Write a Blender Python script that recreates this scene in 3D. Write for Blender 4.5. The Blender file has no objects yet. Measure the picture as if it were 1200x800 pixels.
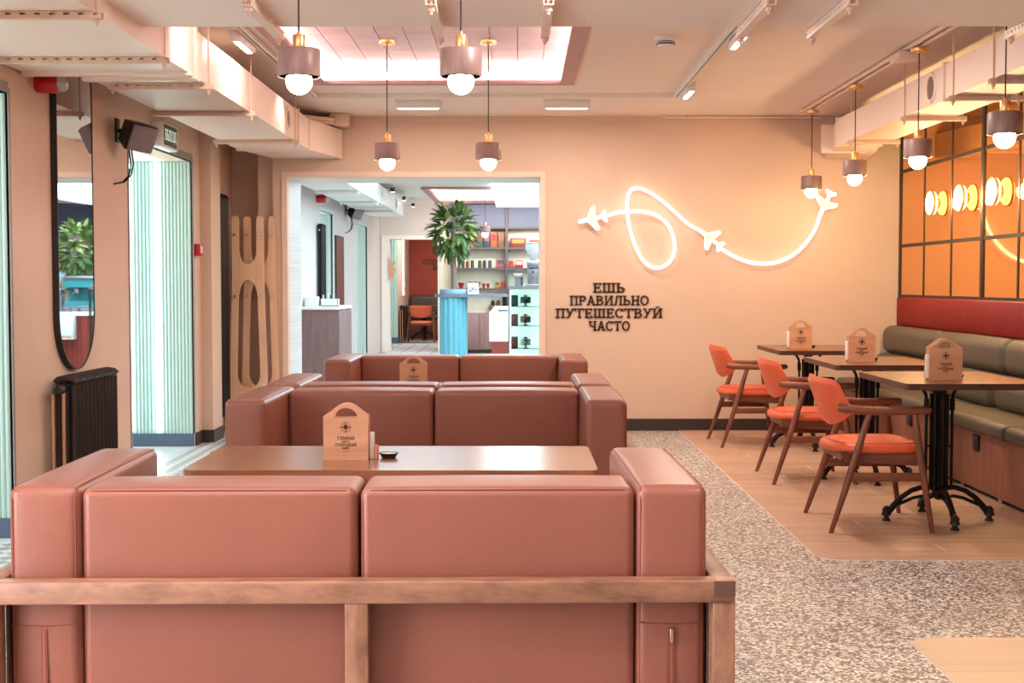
import bpy, math, random
from mathutils import Vector, Matrix
random.seed(7)
sc = bpy.context.scene
COL = sc.collection
PI = math.pi

# ------------------------------------------------------------------ camera, world, exposure
H = 1.23                                   # lens height
F = 1540.0                                 # focal length in pixels of a 1200 px wide frame
PITCH = math.atan(69.0 / F)
YAW = math.atan(6.0 / F)
cam_d = bpy.data.cameras.new('camera')
cam_d.sensor_width = 36.0
cam_d.lens = 36.0 * F / 1200.0
cam_d.clip_end = 200
cam = bpy.data.objects.new('camera', cam_d)
COL.objects.link(cam)
cam.location = (0, 0, H)
cam.rotation_euler = (PI / 2 - PITCH, 0, YAW)
sc.camera = cam

world = bpy.data.worlds.new('world')
sc.world = world
world.use_nodes = True
bgn = world.node_tree.nodes['Background']
bgn.inputs[0].default_value = (1.0, 0.95, 0.92, 1)
bgn.inputs[1].default_value = 0.28
sc.view_settings.view_transform = 'Standard'
sc.view_settings.look = 'None'
sc.view_settings.gamma = 1.0
sc.view_settings.use_curve_mapping = False
sc.view_settings.exposure = 0.27
sc.cycles.max_bounces = 8
sc.cycles.diffuse_bounces = 4
sc.cycles.glossy_bounces = 4
sc.cycles.transmission_bounces = 6
sc.cycles.sample_clamp_indirect = 4.0
sc.cycles.caustics_reflective = False
sc.cycles.caustics_refractive = False


def area_light(name, loc, size, power, color, rot=(0, 0, 0), spread=180):
    d = bpy.data.lights.new(name, 'AREA')
    d.shape = 'RECTANGLE'
    d.size, d.size_y = size
    d.energy = power
    d.color = color
    d.spread = math.radians(spread)
    o = bpy.data.objects.new(name, d)
    o.location = loc
    o.rotation_euler = rot
    COL.objects.link(o)
    return o


def spot_light(name, loc, target, power, color, angle=60, blend=0.6, radius=0.04):
    d = bpy.data.lights.new(name, 'SPOT')
    d.energy = power
    d.color = color
    d.spot_size = math.radians(angle)
    d.spot_blend = blend
    d.shadow_soft_size = radius
    o = bpy.data.objects.new(name, d)
    o.location = loc
    v = Vector(target) - Vector(loc)
    o.rotation_euler = v.to_track_quat('-Z', 'Y').to_euler()
    COL.objects.link(o)
    return o


WARM = (1.0, 0.86, 0.72)
SOFT = (1.0, 0.93, 0.88)
COOL = (0.55, 0.84, 1.0)
# camera's side of the beam: added unseen area fills, a track spot, a wall wash
area_light('hall_fill', (-1.0, 2.6, 2.56), (2.0, 2.0), 60, SOFT)
area_light('hall_fill.001', (0.4, -0.6, 2.56), (3.5, 2.0), 16, SOFT)
spot_light('hall_track_lamp', (1.6, 2.4, 2.54), (1.1, 4.0, 0.0), 120, SOFT, 62, 0.9)
spot_light('hall_wall_fill', (0.5, 4.6, 2.54), (-2.42, 7.1, 1.4), 90, SOFT, 70, 0.9, 0.12)  # soft spot added to wash the left wall with light
# bar lights on the ceiling tracks beyond the beam
for _n, (_x, _y, _sx, _sy, _p) in enumerate(((-0.745, 9.98, 0.31, 0.03, 9), (0.375, 9.98, 0.31, 0.03, 9), (1.20, 9.28, 0.03, 0.38, 22), (1.215, 7.28, 0.03, 0.38, 24), (-1.53, 7.40, 0.03, 0.38, 5))):
    area_light('bar_light.%03d' % _n, (_x, _y, 2.530), (_sx, _sy), _p, WARM)
spot_light('duct_spot_lamp', (-1.30, 6.05, 2.50), (-1.75, 6.6, 2.2), 14, SOFT, 85)
spot_light('duct_spot_lamp.001', (-1.38, 7.35, 2.50), (-1.75, 7.3, 2.2), 3, SOFT, 80)
spot_light('duct_spot_lamp.002', (-1.38, 9.0, 2.50), (-1.75, 8.85, 2.2), 5, SOFT, 80)
# next room: area lights added on top of the light box's own glow
area_light('cafe_fill', (-1.2, 14.5, 2.5), (1.2, 4.0), 50, COOL)
area_light('cafe_fill.001', (0.8, 16.5, 2.42), (2.0, 7.0), 60, COOL)
area_light('cafe_shelf_fill', (0.0, 22.0, 2.4), (2.6, 0.4), 55, (1.0, 0.90, 0.75), (math.radians(35), 0, 0))
area_light('end_room_fill', (-1.6, 26.5, 2.5), (1.2, 3.0), 60, SOFT)  # unseen light added to brighten the end room
# window niches of the left wall: daylight from the street side
area_light('niche_daylight', (-3.22, 5.47, 1.2), (1.9, 1.4), 20, (0.86, 1.0, 0.98), (0, -PI / 2, 0))
area_light('niche_daylight.001', (-3.22, 9.0, 1.2), (1.9, 1.4), 19, (0.86, 1.0, 0.98), (0, -PI / 2, 0))
area_light('niche_daylight.002', (-3.22, 1.93, 1.2), (1.9, 1.4), 150, (0.95, 0.95, 1.0), (0, -PI / 2, 0))


# ------------------------------------------------------------------ pixel -> world (a pixel of the photo plus a known depth, side or height)
def _ray(u, v):
    cp, sp, cy, sy = math.cos(PITCH), math.sin(PITCH), math.cos(YAW), math.sin(YAW)
    f = Vector((-sy * cp, cy * cp, -sp))
    r = Vector((cy, sy, 0))
    up = r.cross(f)
    return f + r * ((u - 600) / F) - up * ((v - 400) / F)


def aY(u, v, Y):
    d = _ray(u, v)
    t = Y / d.y
    return Vector((d.x * t, Y, H + d.z * t))


# ------------------------------------------------------------------ materials
def lin(c):
    out = []
    for k in c[:3]:
        k = k / 255.0
        out.append(k / 12.92 if k <= 0.04045 else ((k + 0.055) / 1.055) ** 2.4)
    return (out[0], out[1], out[2], 1)


def new_mat(name):
    m = bpy.data.materials.new(name)
    m.use_nodes = True
    nt = m.node_tree
    b = nt.nodes['Principled BSDF']
    return m, nt, b


def plain(name, c, rough=0.5, metal=0.0, var=0.06, scale=6.0, bump=0.0, bscale=60.0, emit=None, es=0.0, spec=0.5, coat=0.0, coord='Object'):
    m, nt, b = new_mat(name)
    b.inputs['Roughness'].default_value = rough
    b.inputs['Metallic'].default_value = metal
    b.inputs['Specular IOR Level'].default_value = spec
    b.inputs['Coat Weight'].default_value = coat
    tc = nt.nodes.new('ShaderNodeTexCoord')
    n = nt.nodes.new('ShaderNodeTexNoise')
    n.inputs['Scale'].default_value = scale
    n.inputs['Detail'].default_value = 4
    nt.links.new(tc.outputs[coord], n.inputs['Vector'])
    rp = nt.nodes.new('ShaderNodeValToRGB')
    a = lin(c)
    rp.color_ramp.elements[0].position = 0.3
    rp.color_ramp.elements[1].position = 0.7
    rp.color_ramp.elements[0].color = tuple(max(0, k * (1 - var)) for k in a[:3]) + (1,)
    rp.color_ramp.elements[1].color = tuple(min(1, k * (1 + var)) for k in a[:3]) + (1,)
    nt.links.new(n.outputs['Fac'], rp.inputs['Fac'])
    nt.links.new(rp.outputs['Color'], b.inputs['Base Color'])
    if bump:
        n2 = nt.nodes.new('ShaderNodeTexNoise')
        n2.inputs['Scale'].default_value = bscale
        n2.inputs['Detail'].default_value = 3
        nt.links.new(tc.outputs[coord], n2.inputs['Vector'])
        bp = nt.nodes.new('ShaderNodeBump')
        bp.inputs['Strength'].default_value = bump
        bp.inputs['Distance'].default_value = 0.004
        nt.links.new(n2.outputs['Fac'], bp.inputs['Height'])
        nt.links.new(bp.outputs['Normal'], b.inputs['Normal'])
    if emit is not None:
        b.inputs['Emission Color'].default_value = lin(emit)
        b.inputs['Emission Strength'].default_value = es
    return m


def wood(name, c1, c2, axis='x', rough=0.4, scale=7.0, stretch=14.0, tone=0.12, coat=0.0, bump=0.05):
    """Grain along AXIS of the object, shifted and toned per object."""
    m, nt, b = new_mat(name)
    b.inputs['Roughness'].default_value = rough
    b.inputs['Coat Weight'].default_value = coat
    b.inputs['Coat Roughness'].default_value = 0.25
    tc = nt.nodes.new('ShaderNodeTexCoord')
    oi = nt.nodes.new('ShaderNodeObjectInfo')
    mp = nt.nodes.new('ShaderNodeMapping')
    s = [scale * stretch / 4] * 3
    s['xyz'.index(axis)] = scale / 4
    mp.inputs['Scale'].default_value = s
    mul = nt.nodes.new('ShaderNodeMath')
    mul.operation = 'MULTIPLY'
    mul.inputs[1].default_value = 37.0
    nt.links.new(oi.outputs['Random'], mul.inputs[0])
    add = nt.nodes.new('ShaderNodeVectorMath')
    add.operation = 'ADD'
    nt.links.new(tc.outputs['Object'], mp.inputs['Vector'])
    nt.links.new(mp.outputs['Vector'], add.inputs[0])
    nt.links.new(mul.outputs[0], add.inputs[1])
    n = nt.nodes.new('ShaderNodeTexNoise')
    n.inputs['Scale'].default_value = 1.0
    n.inputs['Detail'].default_value = 6
    n.inputs['Roughness'].default_value = 0.65
    n.inputs['Distortion'].default_value = 0.4
    nt.links.new(add.outputs[0], n.inputs['Vector'])
    rp = nt.nodes.new('ShaderNodeValToRGB')
    rp.color_ramp.elements[0].position = 0.30
    rp.color_ramp.elements[1].position = 0.70
    rp.color_ramp.elements[0].color = lin(c1)
    rp.color_ramp.elements[1].color = lin(c2)
    nt.links.new(n.outputs['Fac'], rp.inputs['Fac'])
    hs = nt.nodes.new('ShaderNodeHueSaturation')
    mr = nt.nodes.new('ShaderNodeMapRange')
    mr.inputs['To Min'].default_value = 1 - tone
    mr.inputs['To Max'].default_value = 1 + tone
    nt.links.new(oi.outputs['Random'], mr.inputs['Value'])
    nt.links.new(mr.outputs[0], hs.inputs['Value'])
    nt.links.new(rp.outputs['Color'], hs.inputs['Color'])
    nt.links.new(hs.outputs['Color'], b.inputs['Base Color'])
    bp = nt.nodes.new('ShaderNodeBump')
    bp.inputs['Strength'].default_value = bump
    bp.inputs['Distance'].default_value = 0.002
    nt.links.new(n.outputs['Fac'], bp.inputs['Height'])
    nt.links.new(bp.outputs['Normal'], b.inputs['Normal'])
    return m


def emitter(name, c, s):
    m, nt, b = new_mat(name)
    b.inputs['Base Color'].default_value = lin(c)
    b.inputs['Emission Color'].default_value = lin(c)
    b.inputs['Emission Strength'].default_value = s
    return m


def glass(name, c, rough=0.02, ior=1.2):
    m, nt, b = new_mat(name)
    b.inputs['Base Color'].default_value = lin(c)
    b.inputs['Roughness'].default_value = rough
    b.inputs['Transmission Weight'].default_value = 1.0
    b.inputs['IOR'].default_value = ior
    return m


def terrazzo(name, scale=112.0):
    m, nt, b = new_mat(name)
    b.inputs['Roughness'].default_value = 0.38
    tc = nt.nodes.new('ShaderNodeTexCoord')
    nz = nt.nodes.new('ShaderNodeTexNoise')
    nz.inputs['Scale'].default_value = 60
    vm = nt.nodes.new('ShaderNodeMixRGB')
    vm.inputs['Fac'].default_value = 0.012
    nt.links.new(tc.outputs['Object'], nz.inputs['Vector'])
    nt.links.new(tc.outputs['Object'], vm.inputs[1])
    nt.links.new(nz.outputs['Color'], vm.inputs[2])
    v = nt.nodes.new('ShaderNodeTexVoronoi')
    v.inputs['Scale'].default_value = scale
    nt.links.new(vm.outputs[0], v.inputs['Vector'])
    sep = nt.nodes.new('ShaderNodeSeparateColor')
    nt.links.new(v.outputs['Color'], sep.inputs[0])
    rp = nt.nodes.new('ShaderNodeValToRGB')
    rp.color_ramp.interpolation = 'CONSTANT'
    cr = rp.color_ramp
    cr.elements[0].position = 0.0
    cr.elements[0].color = lin((96, 88, 86))
    cr.elements[1].position = 0.26
    cr.elements[1].color = lin((128, 118, 114))
    for p, c in ((0.44, (176, 164, 156)), (0.60, (222, 214, 206)), (0.76, (240, 235, 229)), (0.955, (186, 140, 116)), (0.975, (206, 196, 188))):
        e = cr.elements.new(p)
        e.color = lin(c)
    nt.links.new(sep.outputs[0], rp.inputs['Fac'])
    nt.links.new(rp.outputs['Color'], b.inputs['Base Color'])
    return m


def tile_pattern(name):
    """Patterned cement tile: pale ground with grey diamonds."""
    m, nt, b = new_mat(name)
    b.inputs['Roughness'].default_value = 0.3
    tc = nt.nodes.new('ShaderNodeTexCoord')
    mp = nt.nodes.new('ShaderNodeMapping')
    mp.inputs['Rotation'].default_value = (0, 0, PI / 4)
    ck = nt.nodes.new('ShaderNodeTexChecker')
    ck.inputs['Scale'].default_value = 14.0
    ck.inputs['Color1'].default_value = lin((226, 226, 228))
    ck.inputs['Color2'].default_value = lin((158, 160, 168))
    nt.links.new(tc.outputs['Object'], mp.inputs['Vector'])
    nt.links.new(mp.outputs['Vector'], ck.inputs['Vector'])
    nt.links.new(ck.outputs['Color'], b.inputs['Base Color'])
    return m


def white_brick(name):
    m, nt, b = new_mat(name)
    b.inputs['Roughness'].default_value = 0.45
    tc = nt.nodes.new('ShaderNodeTexCoord')
    mp = nt.nodes.new('ShaderNodeMapping')
    mp.inputs['Rotation'].default_value = (PI / 2, 0, PI / 2)
    br = nt.nodes.new('ShaderNodeTexBrick')
    br.inputs['Scale'].default_value = 14
    br.inputs['Color1'].default_value = lin((232, 236, 238))
    br.inputs['Color2'].default_value = lin((222, 228, 232))
    br.inputs['Mortar'].default_value = lin((196, 204, 210))
    br.inputs['Mortar Size'].default_value = 0.02
    nt.links.new(tc.outputs['Object'], mp.inputs['Vector'])
    nt.links.new(mp.outputs['Vector'], br.inputs['Vector'])
    nt.links.new(br.outputs['Color'], b.inputs['Base Color'])
    return m


M = {}
M['wall'] = plain('peach_paint', (220, 190, 170), 0.75, var=0.02, scale=3, bump=0.05, bscale=120)
M['wall2'] = plain('pale_grey_pink_paint', (214, 204, 202), 0.75, var=0.02, scale=3)
M['ceiling'] = plain('ceiling_paint', (246, 230, 220), 0.8, var=0.015, scale=2)
M['duct'] = plain('duct_paint', (238, 212, 196), 0.45, var=0.02, scale=3)
M['duct_d'] = plain('duct_bracket_paint', (222, 188, 168), 0.5, var=0.03, scale=20)
M['dark_hole'] = plain('dark_opening', (60, 44, 40), 0.8)
M['vent_in'] = plain('vent_opening_shade', (126, 98, 88), 0.7)
M['mauve'] = plain('mauve_frame_paint', (186, 140, 140), 0.5, var=0.02)
M['cofftile'] = wood('coffer_tile_print', (214, 190, 190), (232, 212, 210), 'x', 0.6, 3.0, 6.0, 0.04)
M['white'] = plain('white_paint', (236, 232, 228), 0.5, var=0.02)
M['baseb'] = plain('dark_skirting', (58, 46, 44), 0.45, var=0.05)
M['baseb2'] = plain('slate_skirting', (84, 100, 124), 0.4, var=0.05)
M['grey_trim'] = plain('grey_trim_paint', (150, 142, 140), 0.5)
M['aqua'] = plain('aqua_fluted_panel', (190, 220, 214), 0.4, var=0.02, scale=2)
M['leather'] = plain('terracotta_leather', (142, 86, 71), 0.36, var=0.05, scale=3.5, bump=0.18, bscale=240, spec=0.45)
M['seam'] = plain('leather_seam', (128, 62, 48), 0.5)
M['sofa_wood'] = wood('sofa_frame_wood', (112, 74, 57), (172, 124, 98), 'x', 0.45, 26, 3.2, 0.05, bump=0.2)
M['sofa_wood_y'] = wood('sofa_frame_wood_side', (112, 74, 57), (172, 124, 98), 'y', 0.45, 26, 3.2, 0.05, bump=0.2)
M['sofa_wood_z'] = wood('sofa_frame_wood_post', (112, 74, 57), (172, 124, 98), 'z', 0.45, 26, 3.2, 0.05, bump=0.2)
M['zip'] = plain('zip_metal', (196, 170, 150), 0.3, 0.9)
M['table_wood'] = wood('lounge_table_wood', (122, 76, 52), (168, 112, 82), 'x', 0.24, 6, 12, 0.05, coat=0.35)
M['dark_metal'] = plain('black_iron', (30, 27, 27), 0.5, 0.5, bump=0.1)
M['bistro_wood'] = wood('bistro_table_wood', (96, 54, 34), (138, 82, 52), 'y', 0.3, 6, 10, 0.05, coat=0.25)
M['edge_wood'] = wood('bistro_table_edge', (66, 40, 31), (88, 54, 41), 'y', 0.4, 6, 10, 0.05)
M['walnut'] = wood('walnut_chair_wood', (104, 58, 42), (146, 90, 66), 'z', 0.4, 9, 9, 0.06)
M['walnut_x'] = wood('walnut_chair_wood_long', (104, 58, 42), (146, 90, 66), 'x', 0.4, 9, 9, 0.06)
M['orange'] = plain('orange_leather', (232, 104, 66), 0.42, var=0.05, scale=8, bump=0.1, bscale=200)
M['plank'] = wood('oak_floor_plank', (184, 144, 122), (206, 170, 146), 'x', 0.42, 5, 12, 0.05)
M['plank2'] = wood('pale_floor_plank', (214, 182, 150), (230, 200, 170), 'x', 0.42, 4, 10, 0.03)
M['grout'] = plain('plank_joint', (246, 228, 212), 0.6)
M['terrazzo'] = terrazzo('terrazzo_floor')
M['tile'] = tile_pattern('patterned_floor_tile')
M['tile_plain'] = plain('pale_floor_tile', (206, 212, 218), 0.3, var=0.06, scale=5)
M['brickw'] = white_brick('white_glazed_lining')
M['radiator'] = plain('radiator_enamel', (58, 48, 47), 0.35, 0.3, var=0.05)
M['radiator_b'] = plain('black_radiator_enamel', (26, 25, 29), 0.35, 0.3)
M['chrome'] = plain('chrome', (190, 190, 196), 0.2, 1.0)
M['copper'] = plain('copper_pipe', (206, 160, 124), 0.4, 0.4)
M['black'] = plain('black_plastic', (34, 29, 29), 0.5, bump=0.05)
M['grille'] = plain('speaker_grille_cloth', (146, 136, 142), 0.75, bump=0.6, bscale=500)
M['red'] = plain('red_plastic', (190, 22, 34), 0.35)
M['clear'] = plain('clear_lens', (226, 222, 222), 0.12)
M['clear'].node_tree.nodes['Principled BSDF'].inputs['Transmission Weight'].default_value = 0.35
M['green_sign'] = plain('green_sign_face', (54, 74, 58), 0.4)
M['sign_white'] = plain('sign_white', (225, 232, 222), 0.5, emit=(225, 240, 225), es=0.25)
M['text'] = plain('dark_lettering', (64, 34, 24), 0.5)
M['print'] = plain('burnt_print', (66, 38, 28), 0.7)
M['ply'] = wood('plywood_face', (200, 144, 110), (220, 168, 134), 'x', 0.5, 6, 12, 0.04)
M['ply_z'] = wood('plywood_rack_face', (230, 182, 146), (244, 206, 174), 'z', 0.5, 5, 10, 0.04)
M['ply_d'] = plain('plywood_edge', (168, 110, 78), 0.6)
M['paper'] = plain('paper_white', (240, 236, 232), 0.8)
M['kraft'] = plain('kraft_sachet', (196, 130, 88), 0.7)
M['brass'] = plain('brushed_brass', (236, 184, 126), 0.32, 0.85, bump=0.05)
M['shade'] = wood('smoked_wood_shade', (128, 98, 94), (158, 124, 118), 'z', 0.4, 20, 6, 0.03)
M['cord'] = plain('dark_cord', (54, 36, 32), 0.6)
M['bulb'] = emitter('lit_bulb', (255, 232, 208), 40.0)
M['bulb_w'] = emitter('lit_bulb_warm', (255, 214, 160), 95.0)
M['end_grain'] = plain('sofa_end_grain', (92, 64, 54), 0.6, var=0.1, scale=40)
M['led'] = emitter('led_strip_pink', (255, 226, 222), 13.0)
M['ledw'] = emitter('led_bar', (255, 240, 230), 16.0)
M['niche_led'] = emitter('niche_led', (225, 255, 250), 9.0)
M['neon'] = emitter('neon_tube', (255, 243, 232), 1.6)
M['plate_glow'] = emitter('plate_glow', (255, 240, 226), 0.14)  # cream plate; the tube's light on it is put in as a faint glow
M['sconce'] = emitter('sconce_glow', (255, 212, 140), 3.6)
M['panel_glow'] = emitter('light_box_glow', (226, 248, 255), 5.0)
M['mirror_o'] = plain('amber_mirror', (252, 186, 108), 0.03, 1.0, var=0.0)
M['mirror'] = plain('silver_mirror', (226, 226, 226), 0.02, 1.0, var=0.0)
M['dark_frame'] = plain('dark_bronze_frame', (46, 30, 24), 0.55, 0.0)
M['redpad'] = plain('red_ribbed_vinyl', (128, 18, 15), 0.40, var=0.04, scale=4)
M['olive'] = plain('olive_grey_leather', (82, 74, 62), 0.46, var=0.05, scale=4, bump=0.12, bscale=200)
M['olive_seam'] = plain('olive_seam', (74, 62, 50), 0.6)
M['bench_wood'] = wood('bench_base_wood', (120, 74, 58), (152, 98, 78), 'z', 0.45, 9, 12, 0.02)
M['leaf'] = plain('leaf_green', (92, 118, 62), 0.45, var=0.25, scale=3)
M['leaf2'] = plain('leaf_yellow_green', (150, 166, 84), 0.45, var=0.2, scale=3)
M['bark'] = plain('grey_bark', (140, 116, 106), 0.8, var=0.2, scale=20, bump=0.6, bscale=40)
M['blue'] = plain('turquoise_lacquer', (112, 184, 204), 0.3, var=0.02)
M['blue_t'] = plain('pale_blue_tray', (150, 186, 204), 0.4)
M['bar_top'] = plain('grey_bar_top', (120, 124, 140), 0.35)
M['cream'] = plain('cream_panel', (254, 244, 222), 0.6)
M['navy'] = plain('navy_panel', (78, 84, 112), 0.5)
M['shelf_dark'] = plain('dark_shelf', (74, 66, 76), 0.5)
M['mauve_wood'] = wood('mauve_cabinet_wood', (122, 92, 92), (146, 114, 112), 'z', 0.5, 10, 10, 0.03)
M['redwall'] = plain('red_wall_paint', (172, 74, 58), 0.7, var=0.03)
M['redcount'] = plain('red_fluted_front', (150, 62, 52), 0.45)
M['appl'] = plain('white_appliance', (226, 240, 244), 0.3)
M['steel'] = plain('brushed_steel', (150, 156, 164), 0.3, 0.9)
M['teal'] = plain('teal_enamel', (60, 140, 150), 0.25)
M['glass_pane'] = glass('display_glass', (225, 245, 240), 0.01, 1.05)
M['fridge_in'] = plain('fridge_liner', (235, 250, 246), 0.4, emit=(225, 255, 245), es=0.7)  # emission puts the cabinet's inner light into the liner itself
PAL = {k: plain('pack_' + k, c, 0.5, var=0.12, scale=30) for k, c in dict(
    rust=(112, 48, 38), orange=(152, 80, 44), green=(44, 76, 60), teal=(44, 72, 80), pink=(150, 80, 82),
    red=(150, 28, 38), yellow=(168, 122, 64), navy=(50, 56, 76), white=(236, 234, 228), brown=(120, 80, 62)).items()}


# ------------------------------------------------------------------ mesh builder
class MB:
    def __init__(s):
        s.v, s.f, s.flat = [], [], set()

    def add(s, vs, fs):
        o = len(s.v)
        s.v += [tuple(p) for p in vs]
        s.f += [tuple(i + o for i in f) for f in fs]
        return s

    def box(s, x0, x1, y0, y1, z0, z1):
        vs = [(x, y, z) for x in (x0, x1) for y in (y0, y1) for z in (z0, z1)]
        return s.add(vs, [(0, 1, 3, 2), (4, 6, 7, 5), (0, 4, 5, 1), (2, 3, 7, 6), (0, 2, 6, 4), (1, 5, 7, 3)])

    def rbox(s, x0, x1, y0, y1, z0, z1, r=0.02, arc=3, m=4, bulge=(0, 0, 0)):
        c = Vector(((x0 + x1) / 2, (y0 + y1) / 2, (z0 + z1) / 2))
        h = [abs(x1 - x0) / 2, abs(y1 - y0) / 2, abs(z1 - z0) / 2]
        r = min(r, min(h) * 0.99)
        ax = []
        for k in range(3):
            e = h[k] - r
            t = [r * math.tan(PI / 4 * (i / arc)) for i in range(arc, 0, -1)]
            ax.append([-(e + q) for q in t] + [-e + 2 * e * i / m for i in range(m + 1)] + [e + q for q in reversed(t)])
        vid, vs, fs = {}, [], []

        def vert(p, k, sg):
            q = Vector([max(-(h[i] - r), min(h[i] - r, p[i])) for i in range(3)])
            d = Vector(p) - q
            if d.length > 1e-9:
                w = q + d.normalized() * r
            else:
                w = Vector(p)
            if bulge[k]:
                o = [i for i in range(3) if i != k]
                w[k] += sg * bulge[k] * (1 - (p[o[0]] / h[o[0]]) ** 2) * (1 - (p[o[1]] / h[o[1]]) ** 2)
            key = (round(w[0], 5), round(w[1], 5), round(w[2], 5))
            if key not in vid:
                vid[key] = len(vs)
                vs.append(w + c)
            return vid[key]
        for k in range(3):
            a, b = [(1, 2), (2, 0), (0, 1)][k]
            for sg in (-1, 1):
                g = []
                for u in ax[a]:
                    row = []
                    for w in ax[b]:
                        p = [0, 0, 0]
                        p[k], p[a], p[b] = sg * h[k], u, w
                        row.append(vert(p, k, sg))
                    g.append(row)
                for i in range(len(g) - 1):
                    for j in range(len(g[0]) - 1):
                        q = (g[i][j], g[i + 1][j], g[i + 1][j + 1], g[i][j + 1])
                        if len(set(q)) >= 3:
                            q = tuple(dict.fromkeys(q))
                            fs.append(q if sg > 0 else q[::-1])
        return s.add(vs, fs)

    def bev(s, x0, x1, y0, y1, z0, z1, r=0.005):
        n0 = len(s.f)
        s.rbox(x0, x1, y0, y1, z0, z1, r, 1, 1)
        s.flat.update(range(n0, len(s.f)))
        return s

    def tube(s, pts, r, n=8, cap=True):
        pts = [Vector(p) for p in pts]
        rs = r if isinstance(r, (list, tuple)) else [r] * len(pts)
        vs, fs = [], []
        nrm = None
        for i, p in enumerate(pts):
            t = (pts[min(i + 1, len(pts) - 1)] - pts[max(i - 1, 0)]).normalized()
            if nrm is None:
                a = Vector((0, 0, 1)) if abs(t.z) < 0.9 else Vector((1, 0, 0))
                nrm = (a - t * a.dot(t)).normalized()
            else:
                nrm = (nrm - t * nrm.dot(t)).normalized()
            bn = t.cross(nrm)
            for k in range(n):
                a = 2 * PI * k / n
                vs.append(p + (nrm * math.cos(a) + bn * math.sin(a)) * rs[i])
        for i in range(len(pts) - 1):
            for k in range(n):
                k2 = (k + 1) % n
                fs.append((i * n + k, i * n + k2, (i + 1) * n + k2, (i + 1) * n + k))
        if cap:
            fs.append(tuple(range(n))[::-1])
            fs.append(tuple((len(pts) - 1) * n + k for k in range(n)))
        return s.add(vs, fs)

    def lathe(s, prof, n=24, c=(0, 0, 0), axis='z'):
        vs, fs = [], []
        for (r, h) in prof:
            for k in range(n):
                a = 2 * PI * k / n
                p = (r * math.cos(a), r * math.sin(a), h)
                if axis == 'x':
                    p = (h, p[0], p[1])
                elif axis == 'y':
                    p = (p[1], h, p[0])
                vs.append((p[0] + c[0], p[1] + c[1], p[2] + c[2]))
        for i in range(len(prof) - 1):
            for k in range(n):
                k2 = (k + 1) % n
                fs.append((i * n + k, i * n + k2, (i + 1) * n + k2, (i + 1) * n + k))
        if prof[0][0] > 1e-6:
            fs.append(tuple(range(n))[::-1])
        if prof[-1][0] > 1e-6:
            fs.append(tuple((len(prof) - 1) * n + k for k in range(n)))
        return s.add(vs, fs)

    def prism(s, poly, a, b, plane='xz'):
        """2D polygon extruded between a and b along the axis that PLANE leaves out."""
        n = len(poly)

        def P3(p, t):
            if plane == 'xz':
                return (p[0], t, p[1])
            if plane == 'yz':
                return (t, p[0], p[1])
            return (p[0], p[1], t)
        vs = [P3(p, a) for p in poly] + [P3(p, b) for p in poly]
        fs = [tuple(range(n)), tuple(range(2 * n - 1, n - 1, -1))]
        for i in range(n):
            j = (i + 1) % n
            fs.append((i, i + n, j + n, j))
        return s.add(vs, fs)

    def strip(s, A, B, a, b, plane='xz'):
        """Solid between two equal-length outlines A and B (a ribbon), extruded a..b."""
        for i in range(len(A) - 1):
            s.prism([A[i], A[i + 1], B[i + 1], B[i]], a, b, plane)
        return s

    def xf(s, mat):
        s.v = [tuple(mat @ Vector(p)) for p in s.v]
        return s

    def build(s, name, m, parent=None, smooth=True, angle=50, **props):
        me = bpy.data.meshes.new(name)
        me.from_pydata(s.v, [], s.f)
        me.validate()
        import bmesh
        bm = bmesh.new()
        bm.from_mesh(me)
        bmesh.ops.recalc_face_normals(bm, faces=bm.faces)
        bm.to_mesh(me)
        bm.free()
        if smooth:
            me.shade_smooth()
            if s.flat and len(me.polygons) == len(s.f):
                me.polygons.foreach_set('use_smooth', [i not in s.flat for i in range(len(s.f))])
            me.set_sharp_from_angle(angle=math.radians(angle))
        me.materials.append(m)
        o = bpy.data.objects.new(name, me)
        COL.objects.link(o)
        if parent is not None:
            o.parent = parent
        for k, v in props.items():
            o[k] = v
        return o


def thing(name, label, cat, loc=(0, 0, 0), rz=0.0, group=None):
    o = bpy.data.objects.new(name, None)
    o.empty_display_size = 0.1
    COL.objects.link(o)
    o.location = loc
    o.rotation_euler = (0, 0, rz)
    o['label'] = label
    o['category'] = cat
    if group:
        o['group'] = group
    return o


def tag(o, label, cat, group=None):
    o['label'] = label
    o['category'] = cat
    if group:
        o['group'] = group
    return o


def struct(o):
    o['kind'] = 'structure'
    return o


def dup(o, parent=None):
    c = o.copy()
    COL.objects.link(c)
    if parent is not None:
        c.parent = parent
    for ch in list(o.children):
        dup(ch, c)
    return c


def copy_thing(o, label, loc, rz=None):
    c = dup(o)
    c.location = loc
    if rz is not None:
        c.rotation_euler = (0, 0, rz)
    c['label'] = label
    return c


# ------------------------------------------------------------------ slab-serif lettering
T_, SF = 0.17, 0.11


def _ring(cx, cy, rx, ry, a0, a1, t=T_, n=14):
    out = []
    for i in range(n):
        q = []
        for a, k in ((a0 + (a1 - a0) * i / n, 1), (a0 + (a1 - a0) * (i + 1) / n, 1), (a0 + (a1 - a0) * (i + 1) / n, 0), (a0 + (a1 - a0) * i / n, 0)):
            a = math.radians(a)
            ex, ey = (rx, ry) if k else (rx - t, ry - t * 0.85)
            q.append((cx + ex * math.cos(a), cy + ey * math.sin(a)))
        out.append(q)
    return out


def _r(x0, y0, x1, y1):
    return [[(x0, y0), (x1, y0), (x1, y1), (x0, y1)]]


def _d(x0, y0, x1, y1, t=T_ * 1.05):
    return [[(x0 - t / 2, y0), (x0 + t / 2, y0), (x1 + t / 2, y1), (x1 - t / 2, y1)]]


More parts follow.
